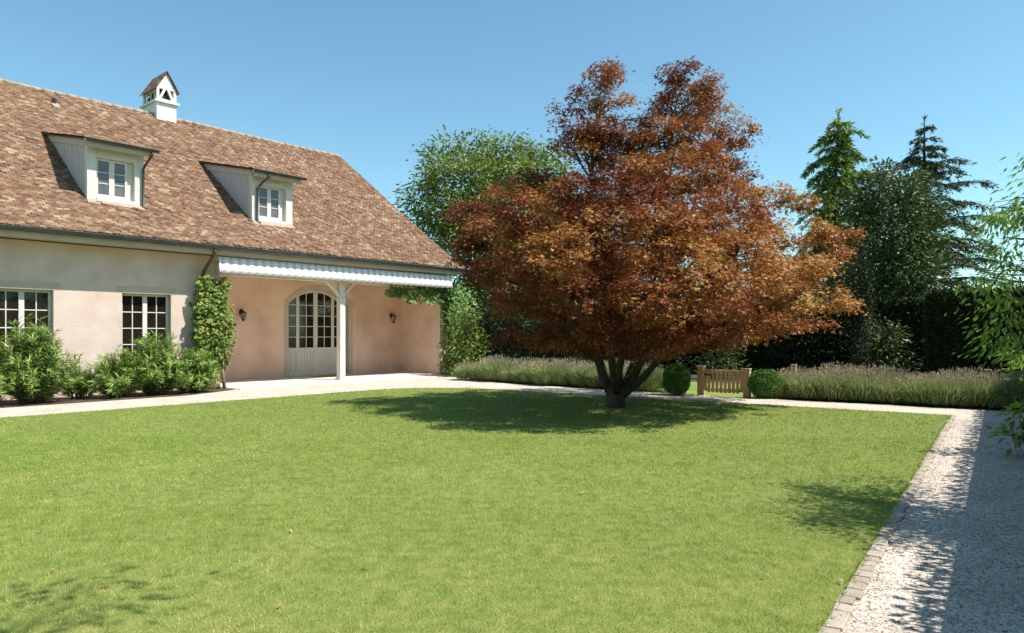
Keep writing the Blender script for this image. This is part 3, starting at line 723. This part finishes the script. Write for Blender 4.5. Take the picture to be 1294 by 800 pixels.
blob_tree(wt, px_blobs(B, 32, loc), [([(0, 0, -.1), (0, 0, 1.5), (.1, 0, 3.5), (.3, .2, 5.5), (.1, .1, 8)], [.35, .28, .24, .16, .07])], M['walnut_leaf'], M['bark'], 13, 24, .30, .22, .095, flat=.6, droop=.25, tilt=.6, shell=.5, limb=.09)

loc = base_at(1125, 25)
ht = thing('holly_tree', 'dense dark green broadleaf tree between the two conifers', 'tree', loc)
B = [(1112,228,26,18,0),(1145,232,24,18,.2),(1095,250,26,22,0),(1130,255,36,26,-.4),(1165,262,24,22,0),(1092,290,24,26,0),(1125,295,38,28,-.7),(1165,300,28,28,-.2),(1100,335,30,28,-.3),(1140,340,38,30,-.8),(1175,345,22,26,0),(1110,385,34,28,-.5),(1150,390,36,28,-.8),(1120,430,36,24,-.5),(1160,435,30,24,-.4),(1135,320,45,70,.7),(1130,400,50,50,.7)]
blob_tree(ht, px_blobs(B, 25, loc), [([(0, 0, -.1), (0, 0, 2), (.1, 0, 4), (0, 0, 6)], [.2, .17, .12, .06])], M['holly_leaf'], M['bark'], 30, 22, .18, .15, .075, flat=.8, droop=.15, tilt=.9, shell=.6, limb=.06)

def conifer(root, h, branches, needle, trunk_r, L, W, hang=.5, dens=34, lean=0, wiry=1.0):
    """branches: (height, azimuth, length, rise, sag); needles hang from side twigs along each"""
    tb = MB(); tp = [(lean*(t**3), 0, h*t) for t in np.linspace(0, 1, 10)]
    tb.tube([(0, 0, -.1)]+tp[1:], [trunk_r*(1-t)**.8+.012 for t in np.linspace(0, 1, 10)], 8)
    Ps, Ds = [], []
    for z, az, ln, rise, sag in branches:
        d = np.array((math.cos(az), math.sin(az), 0)); sd = np.array((-d[1], d[0], 0)); x0 = np.array((lean*(z/h)**3, 0, z))
        def at(t): return x0 + d*ln*t + np.array((0, 0, ln*(rise*t - sag*t*t)))
        tb.tube([at(t) for t in np.linspace(0, 1, 6)], [max(.008, .026*ln/2*(1-t)+.006) for t in np.linspace(0, 1, 6)], 5)
        nt_ = max(6, int(ln*dens))
        for k in range(nt_):
            t = (.10+.92*rng.random()); p = at(min(t, 1.02)); side = (rng.random()*2-1); wl = ln*.30*(1-.6*t)*wiry + .10
            m_ = 5; e = sd*side*wl + d*wl*.55*abs(side)
            for i in range(m_):
                f = (i+rng.random())/m_
                Ps.append(p + e*f + np.array((0, 0, -hang*.30*wl*f*f - .03*rng.random())) + rng.normal(size=3)*.03)
                Ds.append(e/np.linalg.norm(e+1e-6)*.6 + d*.5 + np.array((0, 0, -hang*rng.random())) + rng.normal(size=3)*.25)
    # leader tuft
    for k in range(60):
        t = 1-.10*rng.random()**1.5; Ps.append(np.array((lean*t**3, 0, h*t)) + rng.normal(size=3)*.03); Ds.append(np.array((0, 0, .6)) + rng.normal(size=3)*.5)
    Ps = np.array(Ps); Ds = np.array(Ds); n = len(Ps)
    Nn = np.array([0, 0, 1.0]) + rng.normal(size=(n, 3))*.5
    Ls = L*(.6+.8*rng.random(n))
    V, F, r = kites(Ps, Ds, Nn, Ls, Ls*W/L)
    tb.build('trunk', M['bark'], root, smooth=True); np_mesh('crown', V, F, needle, root, r)
def whorls(h, z0, rad, step, n, rise, sag, var=.25, zmax=.97):
    out = []; z = z0
    while z < h*zmax:
        r = rad((z)/h); a0 = rng.random()*6.28
        for k in range(n):
            out.append((z + rng.normal()*.08, a0+6.28*k/n+rng.normal()*.25, max(.18, r*(1+var*rng.normal())), rise+.08*rng.normal(), sag+.05*rng.normal()))
        z += step*(.8+.4*rng.random())
    return out
loc = base_at(1052, 30)
gc = thing('golden_conifer', 'pointed conifer with yellow-tipped drooping boughs behind the maple', 'tree', loc)
h = 1.5+281*30/FPX
br = whorls(h, .6, lambda t: 2.1*(1-t)**.75+.1 if t < .78 else 1.25*(1-t)/.22*.75+.14, .30, 6, .35, .75, var=.32)
br += [(7.9, 0.1, 1.9, .7, .5), (8.05, -.4, 1.6, .65, .55), (7.3, 3.3, 1.7, .5, .55), (9.0, .3, 1.2, .5, .5)]
conifer(gc, h, br, M['gold_needle'], .2, .19, .055, hang=.9, dens=40, lean=.3)
loc = base_at(1168, 31)
bc = thing('cedar_tree', 'tall blue-green cedar with open layered boughs on the right', 'tree', loc)
h = 1.5+273*31/FPX
br = whorls(h, .8, lambda t: 3.0*(1-t)**.8+.15 if t < .78 else 1.0*(1-t)/.22+.15, .42, 5, .40, .62, var=.35)
br += [(8.7, 0.0, 1.9, .85, .65), (8.2, .3, 2.1, .85, .62), (7.5, -.2, 2.6, .8, .62), (6.8, 0.1, 2.9, .7, .6), (6.1, -.3, 3.3, .6, .55), (5.3, .2, 3.7, .5, .5), (4.4, -.2, 4.0, .45, .5), (3.6, 0, 4.4, .4, .45), (9.3, 3.2, 1.3, .2, .6), (8.5, 2.8, 1.3, .3, .6)]
conifer(bc, h, br, M['blue_needle'], .22, .17, .045, hang=.7, dens=46)

# slim columnar yews and clipped hedge, dark shrubs under the trees
def shrub(name, label, u, Y, ru, top, mk, L, W, per_m2=24, base=0, kd=1.0, per=14, flat=.8, group=None, n=9, cat='shrub', spread=.14, dY=None):
    loc = base_at(u, Y); t = thing(name, label, cat, loc, group=group)
    k = Y/FPX; rx = ru*k; hgt = EYE - (top-HY)*k
    bl = []
    for i in range(n):
        a = rng.random()*6.28; r = rng.random()**.5*.55; z = hgt*(.25+.6*rng.random()); taper = 1-.35*z/hgt
        bl.append((rx*r*math.cos(a)*taper, rx*kd*r*math.sin(a)*taper, z, rx*.5*taper, rx*.5*kd*taper, min(hgt*.24, hgt-z)))
    bl += [(0, 0, hgt*.42, rx*.85, rx*.85*kd, hgt*.44), (0, 0, hgt*.14, rx*.95, rx*.9*kd, hgt*.16), (0, 0, hgt*.78, rx*.5, rx*.5*kd, hgt*.21)]
    blob_tree(t, bl, [([(0, 0, -.05), (0, 0, hgt*.3), (.03, 0, hgt*.6)], [.07, .06, .04])], M[mk], M['bark'], per_m2, per, spread, L, W, flat=flat, droop=.12, tilt=.9, shell=.7, limb=.03, name='foliage')
    return t
shrub('columnar_yew', 'slim dark columnar evergreen standing in front of the holly tree', 1087, 21.5, 15, 300, 'yew_leaf', .09, .035, per_m2=60, spread=.09, cat='tree')
shrub('laurel_shrub', 'sunlit green shrub just right of the ivy on the house end', 588, 24.5, 30, 385, 'walnut_leaf', .15, .06)
shrub('laurel_shrub', 'dark green shrub behind the left lavender, left of the maple', 640, 25.5, 46, 372, 'laurel_leaf', .15, .06)
shrub('laurel_shrub', 'dark green shrub behind the left lavender, seen just left of the maple stems', 715, 24.5, 52, 375, 'laurel_leaf', .15, .06)
shrub('yew_shrub', 'dark shrub behind the maple stems', 790, 25, 50, 365, 'yew_leaf', .14, .05)
shrub('yew_shrub', 'rounded dark shrub behind the lawn left of the wooden gate', 862, 26.5, 46, 370, 'yew_leaf', .14, .05)
shrub('cypress_shrub', 'conical blue-dark shrub directly behind the wooden gate', 915, 23, 26, 425, 'holly_leaf', .12, .045)
shrub('yew_shrub', 'broad dark shrub behind the wooden gate and its right post', 955, 26, 55, 360, 'yew_leaf', .14, .05)
shrub('yew_shrub', 'dark shrub behind the box ball right of the gate', 1020, 24, 48, 350, 'yew_leaf', .14, .05)
shrub('yew_shrub', 'dark shrub below the golden conifer, left of the slim evergreen', 1062, 23.5, 40, 345, 'yew_leaf', .14, .05)
shrub('laurel_shrub', 'glossy dark shrub at the foot of the holly tree', 1118, 22, 36, 400, 'holly_leaf', .13, .055)
shrub('yew_shrub', 'dark shrub right of the holly tree under the cedar', 1178, 22, 42, 370, 'yew_leaf', .14, .05)
shrub('yew_shrub', 'tall dark shrub under the cedar, above the clipped hedge', 1225, 25, 50, 345, 'laurel_leaf', .14, .055)
shrub('yew_shrub', 'dark shrub at the right edge above the clipped hedge', 1290, 24, 45, 385, 'laurel_leaf', .14, .055)

def clipped_hedge(name, label, loc, rz, lx, ly, h, mk, n, L, W):
    t = thing(name, label, 'hedge', loc, rz)
    m = MB(); m.box(.09, lx-.09, .09, ly-.09, 0, h-.05); m.build('branches', M['bark'], t)
    a = np.array([lx*h, lx*h, ly*h, ly*h, lx*ly]); f = rng.choice(5, n, p=a/a.sum()); P = rng.random((n, 3))*np.array((lx, ly, h))
    N = np.zeros((n, 3))
    for k, (ax, val, sg) in enumerate(((1, 0, -1), (1, ly, 1), (0, 0, -1), (0, lx, 1), (2, h, 1))):
        s = f == k; P[s, ax] = val; N[s, ax] = sg
    P += rng.normal(size=(n, 3))*.035 - N*.06*rng.random((n, 1))
    D = N*.5 + rng.normal(size=(n, 3))*.6 + np.array((0, 0, .35)); Nn = N + rng.normal(size=(n, 3))*.7
    Ls = L*(.6+.8*rng.random(n)); V, F, r = kites(P, D, Nn, Ls, Ls*W/L)
    np_mesh('foliage', V, F, M[mk], t, r)
clipped_hedge('clipped_hedge', 'tall dark clipped hedge closing the end of the side path', G(-1.4, 19.0, -.02), GANG, 9, 1.1, 2.45, 'yew_leaf', 90000, .085, .038)
clipped_hedge('clipped_hedge', 'high dark hedge far back behind the shrubs and the wooden gate', G(-22, 25.5, -.02), GANG, 22, 1.2, 2.5, 'yew_leaf', 75000, .15, .07)
clipped_hedge('clipped_hedge', 'long clipped hedge along the right side of the gravel path', G(.95, -4.0, -.02), GANG, .9, 22.2, 2.12, 'laurel_leaf', 60000, .09, .045)

# ------------------------------------------------------------------ box balls, gate, posts, lavender
def box_ball(label, u, Y, ru, hgt):
    loc = base_at(u, Y); loc.z = 0; t = thing('box_ball', label, 'shrub', loc, group='clipped box shrubs beside the gate')
    r = ru*Y/FPX; n = 9000
    d = unit(n); k = ((.80+.22*rng.random(n))*(1+.06*np.sin(5*d[:, 0]+3*d[:, 2])*np.sin(4*d[:, 1]+6*d[:, 2]+ru)))[:, None]
    bx = np.linalg.norm(d[:, :2], axis=1)**-.0; P = d*np.array((r, r, hgt/2))*k; P[:, :2] *= (1+.16*np.abs(d[:, 2:3])**2); P[:, 2] = np.maximum(P[:, 2]+hgt/2, .02)
    D = d*.5 + rng.normal(size=(n, 3))*.5 + np.array((0, 0, .5)); Nn = d + rng.normal(size=(n, 3))*.6
    L = .045*(.6+.8*rng.random(n)); V, F, q = kites(P, D, Nn, L, L*.5); np_mesh('foliage', V, F, M['box_leaf'], t, q)
    m = MB(); m.tube([(0, 0, .05), (0, 0, hgt*.3), (0, 0, hgt*.7), (0, 0, hgt*.84)], [r*.5, r*.72, r*.68, r*.3], 12)
    for i in range(9):
        e = unit(1)[0]*np.array((r, r, hgt*.3))*.75; m.tube([(0, 0, 0), (e[0]*.4, e[1]*.4, hgt*.25), (e[0], e[1], hgt*.5+abs(e[2]))], [.03, .02, .008], 5)
    m.build('stems', M['bark'], t)
box_ball('upright rounded box shrub at the left of the wooden gate', 855, 17.0, 16.5, .74)
box_ball('squat rounded box shrub at the right of the wooden gate', 967, 16.2, 19, .64)

def gate_q(u, p):
    t = (u-CX)/FPX; a, b = GP.x*p, GP.y*p
    return (t*b - a)/(GM.x - t*GM.y)
GPp = 16.78; qa, qb = gate_q(886, GPp), gate_q(944, GPp)
gate = thing('garden_gate', 'low brown wooden picket gate between two box shrubs', 'gate', G((qa+qb)/2, GPp, 0), GANG)
hw = (qb-qa)/2
for s, hh in ((-1, .67), (1, .63)):
    m = MB(); m.box(s*hw-.075, s*hw+.075, -.075, .075, -.1, hh); m.box(s*hw-.088, s*hw+.088, -.088, .088, hh, hh+.03); m.build('post', M['wood'], gate, bevel=.008)
m = MB(); m.box(-hw+.09, hw-.09, -.03, .03, .53, .61); m.box(-hw+.09, hw-.09, -.025, .025, .10, .17)
m.box(-hw+.09, -hw+.16, -.029, .029, .17, .53); m.box(hw-.16, hw-.09, -.029, .029, .17, .53); m.build('frame', M['wood'], gate, bevel=.005)
n = 8
for i in range(n):
    c = -hw+.16+(2*hw-.32)*(i+.5)/n; m = MB(); m.box(c-.036, c+.036, -.045, -.031, .06, .555); m.build('slat', M['wood'], gate, bevel=.004)
m = MB(); m.box(-hw+.02, -hw+.28, -.058, -.046, .47, .50); m.tube([(-hw+.27, -.052, .40), (-hw+.27, -.052, .5)], .01, 6); m.build('latch', M['dark_iron'], gate)
for i, u in enumerate((1003, 1057, 1115, 1248)):
    q = gate_q(u, 18.35); m = MB(); m.prism([(-.06, -.06), (.06, -.06), (.06, .06), (-.06, .06)], -.1, .69); m.prism([(-.066, -.066), (.066, -.066), (.066, .066), (-.066, .066)], .69, .715)
    lab = ['weathered wooden post poking out of the lavender, nearest the gate', 'weathered wooden post in the lavender, second from the gate', 'weathered wooden post in the lavender in front of the holly tree', 'weathered wooden post at the shaded right end of the lavender'][i]
    tag(m.build('fence_post', M['grey_wood'], bevel=.006, loc=G(q, 18.35, 0), rz=GANG), lab, 'post', 'wooden posts in the lavender')

def lavender(label, group, loc):
    t = thing('lavender', label, 'lavender', loc, rng.random()*6.28, group)
    n = 2600; a = rng.random(n)*6.28; r0 = .16*rng.random(n)**.5; sp = (rng.random(n)**.7)*.50
    P = np.column_stack([r0*np.cos(a), r0*np.sin(a), np.zeros(n)]); P += np.column_stack([np.cos(a)*sp*.55, np.sin(a)*sp*.55, .30*rng.random(n)])
    D = np.column_stack([np.cos(a)*sp*1.1, np.sin(a)*sp*1.1, np.full(n, .55)]) + rng.normal(size=(n, 3))*.12
    L = .22+.14*rng.random(n); V, F, q = kites(P, D, rng.normal(size=(n, 3)), L, .016, None); np_mesh('foliage', V, F, M['lavender_leaf'], t, q)
    n = 230; a = rng.random(n)*6.28; sp = rng.random(n)**.6*.5
    D = np.column_stack([np.cos(a)*sp, np.sin(a)*sp, np.full(n, .6)]) + rng.normal(size=(n, 3))*.06; D /= np.linalg.norm(D, axis=1, keepdims=True)
    S = np.column_stack([np.cos(a)*sp*.5, np.sin(a)*sp*.5, np.full(n, .22)]); L = .30+.16*rng.random(n); E = S + D*L[:, None]
    V1, F1, q1 = kites(S, D, rng.normal(size=(n, 3)), L, .007, None)
    V2, F2, q2 = kites(E - D*.02, D, rng.normal(size=(n, 3)), .07, .020, None)
    V, F, q = merge([(V1, F1, q1), (V2, F2, q2)]); np_mesh('flower_spikes', V, F, M['lavender_flower'], t, q)
    return t
LL = ('grey-green lavender bush in the long row behind the path, left of the gate', 'lavender row left of the gate')
LR = ('grey-green lavender bush in the row behind the path, right of the gate', 'lavender row right of the gate')
def edge_p(q): return 16.5 + max(0, (-q-7)/5.5*.6)
protos = {}
for q0, q1, lab in ((-14.0, -7.55, LL), (-4.2, 1.6, LR)):
    for row in range(3):
        q = q0 + .22*row
        while q < q1:
            loc = G(q+rng.normal()*.05, edge_p(q)+.45+row*.55+rng.normal()*.05, 0); s = (.84+.30*rng.random())*(.95 if q < -7 else 1.0)
            if lab not in protos: protos[lab] = lavender(*lab, loc); protos[lab].scale = (s, s, s)
            else: copy_thing(protos[lab], loc, rng.random()*6.28, (s, s, s*(.95+.15*rng.random())))
            q += .56

# ------------------------------------------------------------------ climbers and shrubs at the house
def climber(name, label, boxes, mk, stems, L, n_per, yellow_low=False):
    """boxes: (s0, s1, o0, o1, z0, z1) in house space; leaves face outward and overlap like shingles"""
    t = thing(name, label, 'climbing plant', H(0, 0, 0), HANG); m = MB()
    for pts, rad in stems: m.tube([(s, -o, z) for s, o, z in pts], rad, 7)
    m.build('stem', M['pale_bark'], t, smooth=True); parts = []
    for (s0, s1, o0, o1, z0, z1), n in zip(boxes, n_per):
        u = rng.random((n, 3)); cl = rng.random((max(4, n//26), 3)); c = cl[rng.integers(0, len(cl), n)]; u = np.where(rng.random((n, 1)) < .75, np.clip(c+rng.normal(size=(n, 3))*.09, -.06, 1.06), u)
        cs, cz = (s0+s1)/2, (z0+z1)/2
        P = np.column_stack([s0+(s1-s0)*u[:, 0], -(o0+(o1-o0)*u[:, 1]), z0+(z1-z0)*u[:, 2]])
        D = np.column_stack([(P[:, 0]-cs)*.8, np.full(n, -.45), np.full(n, -.55)]) + rng.normal(size=(n, 3))*.4
        Nn = np.column_stack([(P[:, 0]-cs)*.8, np.full(n, -1.0), np.full(n, .45)]) + rng.normal(size=(n, 3))*.45
        Ls = L*(.55+.8*rng.random(n)); parts.append(kites(P, D, Nn, Ls, Ls*.85))
    V, F, r = merge(parts); np_mesh('foliage', V, F, M[mk], t, r)
climber('climbing_vine', 'pale green climbing vine covering the wall corner at the left of the porch', [(-.72, .02, .08, .42, 2.2, 2.98), (-.80, .14, .08, .48, 1.35, 2.3), (-.74, .10, .08, .46, .75, 1.5), (-.55, .0, .08, .40, .45, .85)], 'vine_leaf',
        [([(-.22, .38, -.02), (-.25, .34, .4), (-.3, .2, 1.2), (-.35, .15, 2.6)], [.06, .045, .035, .02]), ([(-.05, .36, -.02), (-.1, .34, .5), (0, .2, 1.3), (-.1, .15, 2.6)], [.05, .04, .03, .02]), ([(-.42, .3, -.02), (-.5, .2, .8), (-.62, .12, 2.0)], [.035, .03, .015])], .105, (900, 1300, 800, 260))
climber('climbing_ivy', 'bright green creeper hanging over the right end wall of the porch', [(5.7, 6.6, .0, .2, 2.78, 3.06), (6.5, 8.3, .0, .30, 2.6, 3.12), (8.25, 8.85, -.1, .42, 1.6, 3.2), (8.35, 9.2, -.3, .42, 2.2, 3.3), (8.35, 9.35, -.5, .45, .5, 1.9), (8.35, 9.2, -.3, .42, .1, .8), (8.6, 9.75, -.9, .35, 1.2, 3.25)], 'ivy_leaf',
        [([(8.45, .15, -.02), (8.42, .12, 1.2), (8.45, .1, 2.6), (8.2, .08, 3.05), (7.2, .08, 3.02), (6.0, .08, 2.98)], [.04, .035, .03, .022, .018, .01])], .11, (300, 640, 1100, 800, 1300, 500, 1500))

def oleander(label, s, o, h, rad, ns):
    loc = H(s, o, 0); t = thing('oleander_shrub', label, 'shrub', loc, HANG, 'shrubs under the windows'); m = MB(); Ps, Ds, Ns = [], [], []
    for i in range(ns):
        a = rng.random()*6.28; sp = rng.random()**.6; top = np.array((math.cos(a)*rad*sp, math.sin(a)*rad*sp*.75, h*(1.0-.66*sp**2.2)*(.50+.56*rng.random()**.8)))
        b = np.array((math.cos(a)*.18*sp, math.sin(a)*.15*sp, 0)); mid = (b+top)/2*np.array((.75, .75, 1.12))
        at = lambda t_: b*(1-t_)**2 + mid*2*t_*(1-t_) + top*t_*t_
        m.tube([at(x) for x in (0, .35, .7, 1)], [.012, .009, .006, .003], 4)
        for k in range(62):
            t_ = .10+.90*rng.random()**.8; p = at(t_); tg = at(min(1, t_+.05)) - at(t_-.05); tg /= np.linalg.norm(tg)
            e = unit(1)[0]; e -= tg*e.dot(tg); e /= np.linalg.norm(e)
            Ps.append(p); Ds.append(tg*.7+e*.8+np.array((0, 0, -.1))); Ns.append(tg-e*.4+rng.normal(size=3)*.2)
    n = len(Ps); L = .165*(.5+.8*rng.random(n)); V, F, r = kites(np.array(Ps), np.array(Ds), np.array(Ns), L, L*.165, None, np.array([(0, 0, 0), (-.5, .4, .1), (0, 1, -.5), (.5, .4, .1)]))
    m.build('stems', M['bark'], t); np_mesh('foliage', V, F, M['oleander_leaf'], t, r)
oleander('tall leafy green shrub at the left edge, in front of the left window', -5.9, 1.25, 1.5, 1.1, 165)
oleander('tallest leafy green shrub, at the right side of the left window', -4.72, 1.25, 1.85, .95, 165)
oleander('small sparse green shrub in the gap between the two windows', -3.7, .85, 1.0, .5, 26)
oleander('leafy green shrub below the left side of the right window', -2.95, 1.05, 1.15, .8, 105)
oleander('leafy green shrub reaching up in front of the right window', -2.1, 1.05, 1.5, .92, 145)
oleander('leafy green shrub right of the right window beside the vine', -1.2, 1.0, 1.1, .76, 105)

# ------------------------------------------------------------------ fruit tree leaning in over the side path from the right
loc = G(1.55, 7.3, -.02)
ft = thing('cherry_tree', 'young fruit tree with long drooping yellow-green leaves reaching in from the right edge', 'tree', loc)
def FT(x, y, z): return (Vector((x, y, z)) - loc)[:]
FB = [(u, v, Y, ru, rv) for u, v, Y, ru, rv in [(1285,250,6.2,20,14),(1262,262,6.3,12,10),(1272,300,6.2,22,10),(1288,330,6.0,16,12),(1250,350,6.1,16,8),(1280,365,6.0,18,8),(1270,395,5.9,24,10),(1290,410,5.8,18,12),(1268,425,6.2,14,8)]]
bl = []
for u, v, Y, ru, rv in FB:
    c = ray(u, v, Y) - loc; k = Y/FPX; bl.append((c.x, c.y, c.z, ru*k, .3, rv*k))
for x, y, z, r in [(4.35,4.85,2.5,.42),(4.85,5.5,2.85,.45),(4.6,5.15,2.7,.5),(5.0,5.6,3.1,.55),(4.85,5.9,2.3,.4),(5.3,5.0,2.8,.55),(4.9,4.8,2.4,.45),(5.6,5.5,3.5,.6),(5.2,6.4,2.7,.5),(4.25,5.0,2.35,.3),(4.15,5.35,2.6,.35),(4.6,4.7,2.6,.45),(4.45,5.35,2.9,.5),(4.85,5.25,2.5,.5),(4.1,5.0,2.75,.3),(5.0,4.6,2.8,.5),(4.7,5.0,3.0,.5)]:
    c = Vector((x, y, z)) - loc; bl.append((c.x, c.y, c.z, r, r, r*.6))
blob_tree(ft, bl, [([(0, 0, -.05), (0, 0, .9), (-.05, -.1, 1.6), (-.2, -.1, 2.3), (-.3, 0, 3.1)], [.08, .065, .055, .04, .02])], M['cherry_leaf'], M['bark'], 52, 22, .11, .064, .023, flat=.3, droop=.9, tilt=.5, shell=.3, limb=.022)
loc = base_at(1300, 8.6); loc.z = 0
st = thing('broadleaf_shrub', 'low broad-leaved shrub at the right edge of the path under the fruit tree', 'shrub', loc)
B = [(1290,445,14,8,-.1),(1300,475,20,18,0),(1296,520,12,12,-.1),(1283,548,8,5,-.2),(1312,500,20,25,.1),(1305,455,18,14,.1),(1310,535,16,16,0)]
blob_tree(st, px_blobs(B, 8.6, loc), [([(0, 0, -.05), (0, 0, .5), (.02, 0, .9)], [.03, .025, .015])], M['cherry_leaf'], M['bark'], 60, 9, .09, .13, .05, flat=.4, droop=.3, tilt=.5, shell=.4, limb=.012, name='foliage')

loc = G(1.6, .2, -.02)
ft2 = thing('cherry_tree', 'second young fruit tree farther forward, its branch tips shading the lawn', 'tree', loc)
bl = [(p[0]-loc.x, p[1]-loc.y, p[2], r, r, r*.5) for p, r in [((.6, 1.2, 5.2), .6), ((.9, 2.3, 5.3), .35), ((.45, 2.9, 5.0), .3), ((1.2, 1.0, 4.6), .6), ((.7, .2, 5.4), .6), ((.1, 1.9, 5.0), .35), ((1.2, 3.0, 5.4), .25), ((1.6, 0, 4.8), .6), ((.75, 3.3, 5.1), .22)]]
blob_tree(ft2, bl, [([(0, 0, -.05), (0, .1, 1.2), (-.1, .3, 2.6), (-.1, .7, 3.8), (-.2, 1.2, 4.9)], [.09, .075, .06, .045, .02])], M['cherry_leaf'], M['bark'], 16, 9, .13, .105, .034, flat=.3, droop=.6, tilt=.5, shell=.3, limb=.025)

# unseen trees added beyond the path hedge to cut sky fill on the path
blocker_row = None
for i, p in enumerate((-6, 1.5, 9, 17, 25)):
    loc = G(13+.4*rng.normal(), p+.5*rng.normal(), -.02)
    if blocker_row is None:
        blocker_row = thing('sky_blocker_tree', 'unseen broad green tree added beyond the path hedge to block sky light', 'tree', loc, group='unseen trees added to block sky light')
        bl = [(1.9*math.cos(a)*r, 1.9*math.sin(a)*r, z, 1.3, 1.3, 1.1) for z, r in ((2.4, .8), (4.2, 1.0), (6.0, 1.0), (7.8, .8), (9.2, .3)) for a in np.linspace(0, 6.28, 6)[:-1]+z]
        blob_tree(blocker_row, bl, [([(0, 0, -.1), (0, 0, 2), (.1, 0, 5), (0, .1, 9)], [.3, .24, .16, .05])], M['walnut_leaf'], M['bark'], 4, 16, .4, .3, .16, flat=.6, droop=.25, tilt=.6, shell=.6, limb=.07)
    else: copy_thing(blocker_row, loc, rng.random()*6.28)
# dry leaves dropped on the lawn and the path
n = 75; Y = 3.2 + 15*rng.random(n)**1.4; X = (rng.random(n)*2-1)*.8*Y; P = np.column_stack([X, Y]); q = P @ np.array(GM[:2]); P = P[inside_lawn(P) | ((q > -.6) & (q < .8))]
n = len(P); D = unit(n)*np.array((1, 1, .15)); Nn = np.array((0, 0, 1.0)) + rng.normal(size=(n, 3))*.3; L = .025+.03*rng.random(n)
V, F, r = kites(np.column_stack([P, np.full(n, .034)]), D, Nn, L, L*.6)
M['dry_leaf'] = mat('dry_leaf', [(.16, .07, .03), (.30, .15, .06), (.42, .30, .14)], 3, .8, attr='rnd', mix_noise=0)
tag(np_mesh('fallen_leaves', V, F, M['dry_leaf'], rnd=r), 'scattered dry brown leaves lying on the lawn and path', 'leaves', kind='stuff')
